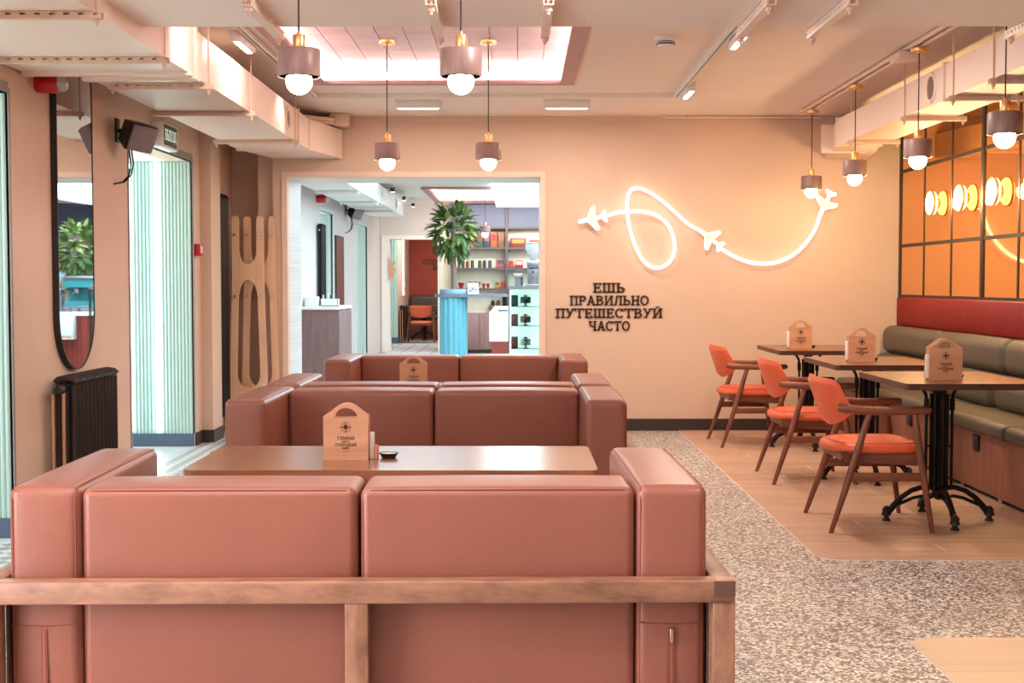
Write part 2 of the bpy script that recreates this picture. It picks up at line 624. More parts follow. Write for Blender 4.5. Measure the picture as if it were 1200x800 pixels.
def _stem(x, b=True, t=True, y0=0, y1=1):
    g = _r(x, y0, x + T_, y1)
    if b:
        g += _r(x - 0.08, y0, x + T_ + 0.08, y0 + SF)
    if t:
        g += _r(x - 0.08, y1 - SF, x + T_ + 0.08, y1)
    return g


def glyph(c):
    bar = SF * 1.1
    if c == 'Е':
        return _stem(.1) + _r(.1, 0, .68, bar) + _r(.1, 1 - bar, .66, 1) + _r(.1, .45, .54, .45 + bar) + _r(.58, 0, .68, .28) + _r(.56, .74, .66, 1) + _r(.46, .36, .54, .66), .74
    if c == 'Ш':
        return _stem(.1) + _stem(.46) + _stem(.82) + _r(.1, 0, .99, bar), 1.1
    if c == 'Ь':
        return _stem(.1) + _r(.1, .46, .45, .46 + bar) + _r(.1, 0, .45, bar) + _ring(.42, .29, .30, .29, -90, 90), .76
    if c == 'Ы':
        return _stem(.1) + _r(.1, .46, .42, .46 + bar) + _r(.1, 0, .42, bar) + _ring(.40, .29, .28, .29, -90, 90) + _stem(.82), 1.1
    if c == 'П':
        return _stem(.1) + _stem(.56) + _r(.02, 1 - bar, .81, 1), .84
    if c == 'Р':
        return _stem(.1) + _r(.1, 1 - bar, .45, 1) + _r(.1, .42, .45, .42 + bar) + _ring(.42, .71, .30, .29, -90, 90), .76
    if c == 'А':
        return _d(.14, 0, .42, 1) + _d(.70, 0, .42, 1) + _r(.24, .28, .6, .28 + bar) + _r(.0, 0, .3, SF) + _r(.54, 0, .84, SF), .84
    if c == 'В':
        return _stem(.1) + _r(.1, 0, .45, bar) + _r(.1, 1 - bar, .42, 1) + _r(.1, .46, .45, .46 + bar) + _ring(.44, .29, .30, .29, -90, 90) + _ring(.40, .74, .28, .26, -90, 90), .80
    if c in 'ИЙ':
        g = _stem(.1) + _stem(.62) + _d(.22, .08, .66, .92, T_ * .9)
        if c == 'Й':
            g += _ring(.44, 1.24, .17, .15, 180, 360, .09)
        return g, .92
    if c == 'Л':
        return _d(.18, .05, .30, 1) + _stem(.56) + _r(.2, 1 - bar, .81, 1) + _r(0, 0, .24, bar), .84
    if c == 'Н':
        return _stem(.1) + _stem(.58) + _r(.1, .45, .7, .45 + bar), .86
    if c == 'О':
        return _ring(.42, .5, .40, .515, 0, 360, T_, 24), .84
    if c == 'С':
        return _ring(.42, .5, .40, .515, 40, 320, T_, 20) + _r(.62, .68, .72, .98), .78
    if c == 'У':
        return _d(.40, .32, .14, 1) + _d(.24, 0, .66, 1) + _r(.0, 1 - SF, .30, 1) + _r(.52, 1 - SF, .82, 1) + _r(.06, 0, .3, SF), .80
    if c == 'Т':
        return _stem(.32, True, False) + _r(.02, 1 - bar, .80, 1) + _r(.02, .74, .12, 1) + _r(.70, .74, .80, 1), .82
    if c == 'Ч':
        return _stem(.56) + _r(.1, .62, .27, 1) + _r(.02, 1 - SF, .35, 1) + _ring(.42, .62, .32, .24, 180, 270) + _r(.4, .38, .6, .38 + bar), .84
    if c == 'З':
        return _ring(.34, .74, .30, .27, -90, 150) + _ring(.34, .27, .33, .28, -150, 90), .72
    if c == 'К':
        return _stem(.1) + _d(.32, .48, .66, 1) + _d(.70, 0, .34, .56) + _r(.5, 1 - SF, .8, 1) + _r(.54, 0, .84, SF), .84
    if c == 'М':
        return _stem(.1) + _stem(.8) + _d(.2, 1, .53, .1) + _d(.87, 1, .53, .1), 1.08
    if c == 'Х':
        return _d(.14, 0, .68, 1) + _d(.68, 0, .14, 1) + _r(0, 0, .28, SF) + _r(.54, 0, .84, SF) + _r(0, 1 - SF, .28, 1) + _r(.54, 1 - SF, .84, 1), .84
    if c == 'Д':
        return _d(.2, .1, .30, 1) + _r(.58, .1, .75, 1) + _r(.2, 1 - bar, .82, 1) + _r(0, .1, .86, .1 + bar) + _r(0, -.12, .1, .15) + _r(.76, -.12, .86, .15), .88
    return [], .4


def text_polys(word, width, cap, cx, z0):
    """2D polygons of each letter of WORD, WIDTH wide, centred on cx, standing on z0."""
    gs = [glyph(c) for c in word]
    tot = sum(w for _, w in gs)
    sx = width / tot
    x, out = cx - width / 2, []
    for g, w in gs:
        out.append([[(x + p[0] * sx, z0 + p[1] * cap) for p in q] for q in g])
        x += w * sx
    return out

# ================================================================== THE SETTING
YF = 10.9            # far wall of the hall
XL, XR = -2.42, 3.17
ZC = 2.60
DX0, DX1, DZ = -1.90, 0.19, 2.10          # doorway to the next room
struct(MB().box(-6, 8, -2.5, 34, -0.12, 0.0).build('floor', M['terrazzo'], smooth=False))

# oak inlay under the dining tables: a bed of pale joints with a plank for every board
def plank_patch(x0, x1, y0, y1, mat_key, length, rad):
    arc = [(x0 + rad - rad * math.cos(math.radians(a)), y0 + rad - rad * math.sin(math.radians(a))) for a in range(0, 91, 15)]
    if mat_key == 'plank2':
        arc = [(x0 + rad - rad * math.cos(math.radians(a)), y1 - rad + rad * math.sin(math.radians(a))) for a in range(90, -1, -15)]
        bed = arc[::1] + [(x0, y0), (x1, y0), (x1, y1)]
    else:
        bed = arc + [(x1, y0), (x1, y1), (x0, y1)]
    b = struct(MB().prism(bed, 0.0, 0.003, 'xy').build('floor', M['grout'], smooth=False))
    w, k, y = 0.2, 0, y0
    rnd = random.Random(3)
    while y < y1 - 0.01:
        ya, yb = y + 0.0015, min(y + w, y1) - 0.0015
        x = x0 - rnd.random() * length * 0.8
        while x < x1 - 0.01:
            xa, xb = max(x, x0) + 0.0035, min(x + length, x1) - 0.0035
            if xb - xa > 0.02:
                poly = [(xa, ya), (xb, ya), (xb, yb), (xa, yb)]
                corner = xa < x0 + 0.01 and xb - xa > rad and (k == 0 if mat_key == 'plank' else yb > y1 - 0.01)
                if corner:
                    if mat_key == 'plank':
                        poly = [p for p in arc if p[1] <= yb] + [(xb, ya), (xb, yb), (xa, yb)]
                    else:
                        poly = arc + [(xa, ya), (xb, ya), (xb, yb)]
                m = MB().prism([(p[0] - (xa + xb) / 2, p[1] - (ya + yb) / 2) for p in poly], 0.0, 0.0012 + 0.0006 * rnd.random(), 'xy')
                o = m.build('plank', M[mat_key], b, smooth=False)
                o.location = ((xa + xb) / 2, (ya + yb) / 2, 0.003)
            x += length
        y += w
        k += 1
    return b


plank_patch(1.34, 2.70, 5.775, YF, 'plank', 1.2, 0.13)
plank_patch(1.34, 3.15, 3.50, 4.505, 'plank2', 1.2, 0.11)

# patterned tiles along the left wall
bed = struct(MB().box(XL, -1.60, 5.6, YF + 0.3, 0.0, 0.002).build('floor', M['grout'], smooth=False))
tm = None
for i in range(4):
    for j in range(28):
        x, y = XL + 0.1 + i * 0.2, 5.7 + j * 0.2
        if tm is None:
            o = MB().box(-0.0985, 0.0985, -0.0985, 0.0985, 0.0, 0.0025).build('tile', M['tile'], bed, smooth=False)
            tm = o
        else:
            o = tm.copy()
            COL.objects.link(o)
        o.location = (x, y, 0.002)

# ceiling of the hall with the hole of the lit coffer
CX0, CX1, CY0, CY1 = -1.40, 0.39, 5.75, 9.14
ceil = struct(MB().box(-3.6, 3.4, -2.5, CY0, ZC, ZC + 0.3).box(-3.6, CX0, CY0, CY1, ZC, ZC + 0.3).box(CX1, 3.4, CY0, CY1, ZC, ZC + 0.3)
              .box(-3.6, 3.4, CY1, YF + 0.7, ZC, ZC + 0.3).build('ceiling', M['ceiling'], smooth=False))
cof = struct(MB().box(CX0, CX1, CY0, CY1, 2.735, 2.76).build('ceiling_coffer', M['ceiling'], smooth=False))
tl = None
nx, ny = 10, 6
tw, th = (CX1 - CX0 - 0.10) / nx, (CY1 - CY0 - 0.10) / ny
for i in range(nx):
    for j in range(ny):
        if tl is None:
            o = tl = MB().box(-tw / 2 + 0.003, tw / 2 - 0.003, -th / 2 + 0.003, th / 2 - 0.003, -0.009, 0).build('tile', M['cofftile'], cof, smooth=False)
        else:
            o = tl.copy()
            COL.objects.link(o)
        o.location = (CX0 + 0.05 + tw * (i + 0.5), CY0 + 0.05 + th * (j + 0.5), 2.735)
fr = 0.095
t1 = struct(MB().box(CX0, CX0 + fr, CY0, CY1, ZC - 0.012, ZC + 0.012).box(CX1 - fr, CX1, CY0, CY1, ZC - 0.012, ZC + 0.012)
            .box(CX0 + fr, CX1 - fr, CY1 - fr, CY1, ZC - 0.012, ZC + 0.012).box(CX0 + fr, CX1 - fr, CY0, CY0 + fr, ZC - 0.012, ZC + 0.012)
            .build('trim_1', M['mauve'], smooth=False))
MB().box(CX0 + 0.004, CX0 + 0.016, CY0 + .03, CY1 - .03, 2.625, 2.675).box(CX1 - 0.016, CX1 - 0.004, CY0 + .03, CY1 - .03, 2.625, 2.675)\
    .box(CX0 + .03, CX1 - .03, CY1 - 0.016, CY1 - 0.004, 2.625, 2.675).box(CX0 + .03, CX1 - .03, CY0 + 0.004, CY0 + 0.016, 2.625, 2.675)\
    .build('led_strip', M['led'], t1, smooth=False, label='glowing pinkish strip light behind the mauve frame')

struct(MB().box(XL - 0.2, XR + 0.2, 5.12, 5.66, 2.32, ZC + 0.05).build('beam', M['ceiling'], smooth=False))

# left wall: two window niches with fluted aqua reveals
N0, N1, N2 = (1.13, 2.73), (4.67, 6.27), (8.21, 9.81)
ZN = 2.13
XN = -3.30
wl = MB()
for y0, y1 in ((-2.5, N0[0]), (N0[1], N1[0]), (N1[1], N2[0]), (N2[1], 10.36)):
    wl.box(XL - 0.2, XL, y0, y1, 0, ZC)
for y0, y1 in (N0, N1, N2):
    wl.box(XL - 0.2, XL, y0, y1, ZN, ZC)
struct(wl.build('wall_left', M['wall'], smooth=False))
struct(MB().box(XL, -2.335, 10.05, 10.36, 0, ZC).build('pillar', M['wall'], smooth=False))
struct(MB().box(XL - 0.2, XL, 10.36, 11.3, 0, ZC).box(XL, -2.15, 11.2, 11.35, 0, ZC).build('wall_recess', M['wall'], smooth=False))
for k, (y0, y1) in enumerate((N1, N2, N0)):
    nb = struct(MB().box(XN - 0.5, XL - 0.2, y1 + 0.012, y1 + 0.20, 0, ZN).box(XN - 0.5, XL - 0.2, y0 - 0.2, y0 - 0.012, 0, ZN)
                .box(XN - 0.5, XL - 0.2, y0 - 0.2, y1 + 0.2, ZN, ZN + 0.15).build('wall_niche', M['white'], smooth=False))
    # fluted lining of the far reveal
    fl = MB()
    x = XN
    while x < XL - 0.015:
        fl.lathe([(0.0135, 0.10), (0.0135, ZN - 0.004)], 8, (x, y1 + 0.004, 0))
        x += 0.026
    fl.box(XN, XL - 0.002, y1 + 0.004, y1 + 0.012, 0.0, ZN - 0.004)
    fl.build('fluted_panel', M['aqua'], nb, angle=60)
    MB().box(XN, XL - 0.002, y1 - 0.014, y1 + 0.004, 0.0, 0.10).build('skirting', M['baseb2'], nb, smooth=False)
    for xs, wd in ((-2.68, 0.014), (-2.90, 0.022)):
        MB().bev(xs - wd, xs + wd, y1 - 0.026, y1 - 0.010, 0.12, ZN - 0.02, 0.004).build('led_strip', M['niche_led'], nb, smooth=False)
    MB().box(XN, XL - 0.05, y0 + 0.30, y0 + 0.33, ZN - 0.015, ZN - 0.001).build('led_strip', M['niche_led'], nb, smooth=False)
    struct(MB().box(XN, XL - 0.001, y0, y1 - 0.015, 0.0, 0.0035).build('floor', M['tile_plain'], smooth=False))
    # window of the niche: frame and translucent pane on the street side
    wn = struct(MB().box(XN - 0.06, XN, y0, y1, 0.0, 0.12).box(XN - 0.06, XN, y0, y1, ZN - 0.06, ZN).box(XN - 0.06, XN, y0, y0 + 0.06, 0.12, ZN - 0.06)
                .box(XN - 0.06, XN, y1 - 0.06, y1, 0.12, ZN - 0.06).build('window_%d' % (k + 1), M['grey_trim'], smooth=False))
    MB().box(XN - 0.035, XN - 0.025, y0 + 0.06, y1 - 0.06, 0.12, ZN - 0.06).build('pane', M['glass_pane'], wn, smooth=False)
    # grey edge trim round the opening
    struct(MB().box(XL - 0.03, XL + 0.006, y1, y1 + 0.022, 0.10, ZN + 0.022).box(XL - 0.03, XL + 0.006, y0 - 0.022, y0, 0.10, ZN + 0.022)
           .box(XL - 0.03, XL + 0.006, y0, y1, ZN, ZN + 0.05).build('trim_%d' % (k + 2 if k < 2 else 8), M['grey_trim'], smooth=False))
struct(MB().box(XL, XL + 0.012, N1[1] + 0.03, N2[0] - 0.03, 0, 0.10).box(XL, XL + 0.012, N0[1] + 0.03, N1[0] - 0.03, 0, 0.10).box(XL, XL + 0.012, -2.5, N0[0] - 0.03, 0, 0.10).box(XL, XL + 0.012, N2[1] + 0.02, 10.05, 0, 0.10)
       .box(XL, -2.323, 10.038, 10.05, 0, 0.10).box(-2.335, -2.323, 10.05, 10.36, 0, 0.10).build('baseboard_left', M['baseb'], smooth=False))

# far wall with the doorway; its left end steps back twice
wf = MB()
wf.box(-2.02, DX0 - 0.045, YF, 11.58, 0, ZC).box(-2.15, -2.02, YF + 0.05, 11.58, 0, ZC)
wf.box(DX1 + 0.045, 4.2, YF, 11.58, 0, ZC).box(DX0 - 0.045, DX1 + 0.045, YF, 11.58, DZ + 0.045, ZC)
struct(wf.build('wall_far', M['wall'], smooth=False))
d1 = struct(MB().box(DX0 - 0.045, DX0, YF - 0.012, YF + 0.10, 0, DZ + 0.045).box(DX1, DX1 + 0.045, YF - 0.012, YF + 0.10, 0, DZ + 0.045)
            .box(DX0, DX1, YF - 0.012, YF + 0.10, DZ, DZ + 0.045).build('door_1', plain('door_frame_paint', (240, 208, 190), 0.5), smooth=False))
MB().box(DX0 - 0.045, DX0, YF + 0.10, 11.58, 0, DZ + 0.045).build('lining', M['brickw'], d1, smooth=False)
MB().box(DX1, DX1 + 0.045, YF + 0.10, 11.58, 0, DZ + 0.045).build('lining', M['brickw'], d1, smooth=False)
MB().box(DX0, DX1, YF + 0.10, 11.58, DZ, DZ + 0.045).build('lining', M['white'], d1, smooth=False)
struct(MB().bev(DX1 + 0.05, XR, YF - 0.014, YF, 0, 0.10, 0.003).bev(-2.02, DX0 - 0.05, YF - 0.014, YF, 0, 0.10, 0.003).build('baseboard_far', M['baseb'], smooth=False))
struct(MB().box(XR, XR + 0.2, -2.5, YF, 0, ZC).build('wall_right', M['wall'], smooth=False))

# next room
Y2 = 23.2
w2 = MB()
for y0, y1 in ((11.58, 16.2), (17.25, 19.9), (21.2, Y2 + 0.2)):
    w2.box(XL - 0.2, XL, y0, y1, 0, ZC)
for y0, y1 in ((16.2, 17.25), (19.9, 21.2)):
    w2.box(XL - 0.2, XL, y0, y1, 2.12, ZC)
struct(w2.build('wall_left', M['wall2'], smooth=False))
for k, (y0, y1) in enumerate(((16.2, 17.25), (19.9, 21.2))):
    nb = struct(MB().box(-3.3, XL - 0.2, y1 + 0.012, y1 + 0.2, 0, 2.12).box(-3.5, XL - 0.2, y0 - 0.2, y1 + 0.2, 2.12, 2.3).box(-3.5, -3.3, y0 - 0.2, y1 + 0.2, 0, 2.12).build('wall_niche', M['white'], smooth=False))
    fl = MB()
    x = -3.28
    while x < XL - 0.015:
        fl.lathe([(0.0135, 0.10), (0.0135, 2.116)], 6, (x, y1 + 0.004, 0))
        x += 0.045
    fl.box(-3.3, XL - 0.002, y1 + 0.004, y1 + 0.012, 0.0, 2.116)
    fl.build('fluted_panel', M['aqua'], nb)
    area_light('niche_fill_far.%03d' % k, (-3.25, (y0 + y1) / 2, 1.2), (1.8, 0.7), 7, (0.6, 1.0, 0.95), (0, -PI / 2, 0))  # aqua light added to brighten the panel; this niche has no window
    MB().box(-2.75, -2.72, y1 - 0.03, y1 - 0.012, 0.1, 2.1).build('led_strip', M['niche_led'], nb, smooth=False)
    struct(MB().box(XL - 0.02, XL + 0.006, y1, y1 + 0.02, 0.1, 2.14).box(XL - 0.02, XL + 0.006, y0, y1, 2.12, 2.16).build('trim_%d' % (k + 4), M['aqua'], smooth=False))
struct(MB().box(4.0, 4.2, 11.58, Y2, 0, ZC).build('wall_right', M['wall2'], smooth=False))
C2 = (-1.38, 0.39, 18.9, 22.3)
struct(MB().box(-3.6, 4.2, 11.58, C2[2], ZC, ZC + .3).box(-3.6, C2[0], C2[2], C2[3], ZC, ZC + .3).box(C2[1], 4.2, C2[2], C2[3], ZC, ZC + .3)
       .box(-3.6, 4.2, C2[3], Y2 + .2, ZC, ZC + .3).box(C2[0], C2[1], C2[2], C2[3], 2.735, 2.76).build('ceiling', M['white'], smooth=False))
t6 = struct(MB().box(C2[0], C2[0] + .1, C2[2], C2[3], ZC - .03, ZC + .012).box(C2[1] - .1, C2[1], C2[2], C2[3], ZC - .03, ZC + .012)
            .box(C2[0] + .1, C2[1] - .1, C2[2], C2[2] + .1, ZC - .03, ZC + .012).box(C2[0] + .1, C2[1] - .1, C2[3] - .1, C2[3], ZC - .03, ZC + .012).build('trim_6', M['mauve'], smooth=False))
MB().box(C2[0] + .004, C2[0] + .016, C2[2] + .03, C2[3] - .03, 2.625, 2.68).box(C2[0] + .03, C2[1] - .03, C2[3] - .016, C2[3] - .004, 2.625, 2.68)\
    .build('led_strip', M['led'], t6, smooth=False)
# wall between the next room and the end room, with an opening
wb = MB()
wb.box(XL, -2.39, Y2, Y2 + 0.3, 0, ZC).box(-2.39, -1.355, Y2, Y2 + 0.3, 2.06, ZC).box(-1.355, 4.2, Y2, Y2 + 0.3, 0, ZC)
struct(wb.build('wall_back', M['wall2'], smooth=False))
struct(MB().box(-2.39, -2.25, Y2 - .02, Y2 + .31, 0, 2.06).box(-1.40, -1.355, Y2 - .02, Y2 + .31, 0, 2.06).box(-2.25, -1.40, Y2 - .02, Y2 + .31, 1.99, 2.06).build('door_2', M['white'], smooth=False))
struct(MB().box(-1.355, -1.08, Y2 - .012, Y2, 0.1, 2.2).build('trim_7', M['cream'], smooth=False))
# end room
struct(MB().box(-4, 3, 29.5, 29.7, 0, ZC).build('wall_end', M['redwall'], smooth=False))
struct(MB().box(-4, 3, Y2 + .3, 29.7, ZC, ZC + .2).build('ceiling', M['ceiling'], smooth=False))
struct(MB().box(-2.62, -2.42, Y2 + .3, 25.2, 0, ZC).box(-2.62, -2.42, 26.6, 29.5, 0, ZC).box(-2.62, -2.42, 25.2, 26.6, 2.2, ZC).build('wall_left', M['wall'], smooth=False))
nb = struct(MB().box(-3.4, -2.62, 26.612, 26.7, 0, 2.2).box(-3.4, -3.3, 25.1, 26.7, 0, 2.2).box(-3.4, -2.62, 25.1, 26.7, 2.2, 2.3).box(-2.62, -2.421, 26.596, 26.6, 0.1, 2.199).build('wall_niche', M['aqua'], smooth=False))
fl = MB()
for i in range(19):
    fl.lathe([(0.02, 0.12), (0.02, 2.19)], 6, (-3.28 + i * 0.045, 26.592, 0))
fl.build('fluted_panel', M['aqua'], nb)
area_light('niche_fill_end', (-3.2, 25.9, 1.2), (1.8, 0.8), 6, (0.6, 1.0, 0.95), (0, -PI / 2, 0))  # light added inside the closed niche to brighten its aqua panel
MB().box(-3.0, -2.97, 26.55, 26.57, .1, 2.15).build('led_strip', M['niche_led'], nb, smooth=False)
struct(MB().box(-2.42, -2.40, Y2 + .3, 25.18, 0, 0.12).box(-2.42, -2.40, 26.62, 29.5, 0, .12).box(-3.2, -2.42, 26.57, 26.585, 0, .12).build('baseboard_left', M['baseb2'], smooth=False))
# pale grid tiles on the floor of the opening
bed2 = struct(MB().box(-2.3, -1.2, 22.4, 26.4, 0, 0.002).build('floor', M['baseb2'], smooth=False))
g = None
for i in range(4):
    for j in range(16):
        if g is None:
            o = g = MB().box(-0.125, 0.125, -0.115, 0.115, 0, 0.003).build('tile', M['tile_plain'], bed2, smooth=False)
        else:
            o = g.copy()
            COL.objects.link(o)
        o.location = (-2.16 + i * 0.27, 22.55 + j * 0.25, 0.002)

# ================================================================== SOFAS
def make_sofa(name, label):
    W = 0.915
    t = thing(name, label, 'sofa', group='terracotta leather sofas')
    MB().bev(-W - 0.06, W + 0.06, -0.07, -0.012, 0.404, 0.462, 0.004).build('back_rail', M['sofa_wood'], t)
    for sx in (-1, 1):
        a, b = sorted((sx * (W + 0.006), sx * (W + 0.064)))
        MB().bev(a, b, -0.012, 0.84, 0.416, 0.462, 0.004).bev(a, b, -0.0695, -0.012, 0.4165, 0.4625, 0.004).build('side_rail', M['sofa_wood_y'], t)
        MB().box(a + 0.002, b - 0.002, -0.0705, -0.0695, 0.4185, 0.4605).build('end_grain', M['end_grain'], t, smooth=False, label='dark end grain of the side rail')
        for y in (-0.066, 0.78):
            MB().bev(a, b, y, y + 0.06, 0.0, 0.4165, 0.004).build('post', M['sofa_wood_z'], t)
    MB().bev(-0.03, 0.03, -0.068, -0.014, 0.06, 0.405, 0.003).build('post', M['sofa_wood_z'], t)
    MB().bev(-W - 0.006, W + 0.006, -0.06, -0.014, 0.03, 0.09, 0.003).bev(-W - 0.006, W + 0.006, 0.78, 0.826, 0.06, 0.11, 0.003).build('lower_rail', M['sofa_wood'], t)
    for sx in (-1, 1):
        a, b = sorted((sx * (W - 0.187), sx * W))
        arm = MB().rbox(a, b, 0.0, 0.82, 0.10, 0.698, 0.028, 4, 6, (0.007, 0.008, 0.008)).build('armrest', M['leather'], t)
        o = sx * (W - 0.012)
        i = sx * (W - 0.187 + 0.012)
        sm = MB()
        sm.tube([(o, 0.002, 0.12), (o, 0.002, 0.66), (o, 0.012, 0.688), (o, 0.03, 0.6945), (o, 0.80, 0.6945), (o, 0.816, 0.66), (o, 0.818, 0.2)], 0.0022, 6)
        sm.tube([(i, 0.006, 0.12), (i, 0.004, 0.66), (i, 0.012, 0.688), (i, 0.03, 0.6945), (i, 0.80, 0.6945)], 0.0022, 6)
        sm.tube([(a + 0.008, -0.002, 0.336), ((a + b) / 2, -0.008, 0.333), (b - 0.008, -0.002, 0.336)], 0.002, 6)
        sm.build('seam', M['seam'], arm)
        c = (a + b) / 2
        MB().box(c - 0.008, c + 0.008, -0.0095, -0.006, 0.11, 0.325).build('zip_tape', M['seam'], arm, smooth=False)
        MB().box(c - 0.0032, c + 0.0032, -0.0105, -0.0090, 0.11, 0.322).build('zip_teeth', M['leather'], arm, smooth=False)
        if sx > 0:
            MB().bev(c - 0.005, c + 0.005, -0.015, -0.010, 0.285, 0.322, 0.002).build('zip_pull', M['zip'], arm)
        p0, p1 = sorted((sx * (W + 0.0008), sx * (W + 0.0055)))
        MB().box(p0, p1, -0.008, 0.78, 0.10, 0.414).build('gap_filler', M['end_grain'], t, smooth=False)  # dark board added to stand for the shade in the gap beside the arm
    for sx in (-1, 1):
        a, b = sorted((sx * 0.004, sx * (W - 0.190)))
        bc = MB().rbox(a, b, 0.004, 0.245, 0.10, 0.692, 0.024, 5, 8, (0.004, 0.010, 0.008)).build('back_cushion', M['leather'], t)
        q = [(a + 0.0065, 0.0105, 0.12), (a + 0.0065, 0.0105, 0.650), (a + 0.0125, 0.012, 0.676), (a + 0.030, 0.0105, 0.6853), (a + 0.09, 0.0098, 0.6862), ((a + b) / 2, 0.0092, 0.6868),
             (b - 0.09, 0.0098, 0.6862), (b - 0.030, 0.0105, 0.6853), (b - 0.0125, 0.012, 0.676), (b - 0.0065, 0.0105, 0.650), (b - 0.0065, 0.0105, 0.12)]
        MB().tube(q, 0.0014, 6).build('seam', M['seam'], bc)
        a, b = sorted((sx * 0.004, sx * (W - 0.190)))
        MB().rbox(a, b, 0.235, 0.815, 0.16, 0.415, 0.035, 4, 6, (0, 0.01, 0.018)).build('seat_cushion', M['leather'], t)
    return t


SX = -0.415
s1 = make_sofa('sofa', 'terracotta leather sofa in the foreground showing its wood-railed back and zipped arms')
s1.location = (SX, 3.415, 0)
s1.rotation_euler = (0, 0, math.radians(1.0))
s2 = copy_thing(s1, 'terracotta leather sofa behind the first lounge table, its arms and seat facing the camera', (SX, 6.76, 0), PI)
s3 = copy_thing(s1, 'terracotta leather sofa back to back with the second sofa, only its top edges showing', (SX, 6.905, 0), 0.0)
s4 = copy_thing(s1, 'terracotta leather sofa in front of the doorway, furthest of the four sofas', (SX - 0.01, 9.88, 0), PI)


# ================================================================== LOUNGE TABLES
def rrect(x0, x1, y0, y1, r, n=6):
    out = []
    for cx, cy, a0 in ((x1 - r, y1 - r, 0), (x0 + r, y1 - r, 90), (x0 + r, y0 + r, 180), (x1 - r, y0 + r, 270)):
        for i in range(n + 1):
            a = math.radians(a0 + 90 * i / n)
            out.append((cx + r * math.cos(a), cy + r * math.sin(a)))
    return out


lt = thing('lounge_table', 'low wooden lounge table with rounded corners between the two nearest sofas', 'table', (-0.443, 4.87, 0), group='low lounge tables')
MB().prism(rrect(-0.725, 0.725, -0.34, 0.34, 0.035), 0.552, 0.58, 'xy').build('tabletop', M['table_wood'], lt)
for sx in (-1, 1):
    MB().lathe([(0.03, 0.03), (0.03, 0.53)], 16, (sx * 0.4, 0, 0)).build('column', M['dark_metal'], lt)
    MB().prism(rrect(sx * 0.4 - 0.13, sx * 0.4 + 0.13, -0.22, 0.22, 0.02), 0.52, 0.552, 'xy').build('bracket', M['dark_metal'], lt)
    MB().prism(rrect(sx * 0.4 - 0.18, sx * 0.4 + 0.18, -0.24, 0.24, 0.03), 0.0, 0.03, 'xy').build('base_plate', M['dark_metal'], lt)
lt2 = copy_thing(lt, 'low wooden lounge table between the two far sofas, holding the far menu board', (-0.43, 8.22, 0))


# ================================================================== MENU HOLDERS
def holder_board(mb, y0, y1):
    n = 18
    outer, inner = [], []
    for i in range(n + 1):
        u = -1 + 2 * i / n
        x = 0.0825 * u
        a = abs(u)
        z = 0.208 - 0.026 * (a / 0.62) ** 2 if a < 0.62 else 0.182 - (a - 0.62) / 0.38 * 0.020
        outer.append((x, z))
        b = PI * (1 - i / n)
        inner.append((0.043 * math.cos(b), 0.156 + 0.036 * math.sin(b)))
    mb.prism([(-0.0825, 0), (0.0825, 0), (0.0825, 0.156), (-0.0825, 0.156)], y0, y1, 'xz')
    outer[0], outer[-1] = (-0.0825, 0.162), (0.0825, 0.162)
    mb.strip([(-0.0825, 0.156)] + outer + [(0.0825, 0.156)], [(-0.043, 0.156)] + inner + [(0.043, 0.156)], y0, y1, 'xz')
    return mb


def make_holder(label):
    t = thing('menu_holder', label, 'menu holder', group='wooden menu holders')
    fb = holder_board(MB(), -0.028, -0.020).build('front_board', M['ply'], t)
    holder_board(MB(), 0.020, 0.028).build('back_board', M['ply'], t)
    MB().box(-0.080, 0.080, -0.020, 0.020, 0.0, 0.010).build('base', M['ply_d'], t, smooth=False)
    p = MB()

    def flat(polys):
        for q in polys:
            p.prism(q, -0.0288, -0.0279, 'xz')
    for word, w, cap, z in (('УЗНАВАЙ', 0.064, 0.0117, 0.0755), ('ВКУС', 0.031, 0.0062, 0.0655), ('ОТКРЫВАЙ', 0.078, 0.0108, 0.0515), ('МИР', 0.028, 0.0078, 0.0405)):
        for g in text_polys(word, w, cap, 0, z):
            flat(g)
    flat([[(-0.014, 0.0325), (0.014, 0.0325), (0.014, 0.0333), (-0.014, 0.0333)]])
    p.build('lettering', M['print'], fb, smooth=False)
    c = MB()
    for q in _ring(0, 0.122, 0.0185, 0.0185, 0, 360, 0.0016, 32):
        c.prism(q, -0.0288, -0.0279, 'xz')
    for k in range(8):
        a = PI / 4 * k
        L = 0.024 if k % 2 == 0 else 0.014
        wd = 0.0042
        c.prism([(L * math.sin(a), 0.122 + L * math.cos(a)), (wd * math.sin(a + .8), 0.122 + wd * math.cos(a + .8)), (wd * math.sin(a + 3.9), 0.122 + wd * math.cos(a + 3.9)), (wd * math.sin(a - .8), 0.122 + wd * math.cos(a - .8))], -0.0288, -0.0279, 'xz')
    c.build('compass_emblem', M['print'], fb, smooth=False)
    return t


h1 = make_holder('wooden menu holder with compass print standing on the near lounge table')
h1.location = (-0.627, 4.815, 0.58)
h2 = copy_thing(h1, 'wooden menu holder on the far lounge table, lower half hidden by sofa backs', (-0.630, 7.98, 0.58))


def tag_place(o, loc):
    o.location = loc
    return o


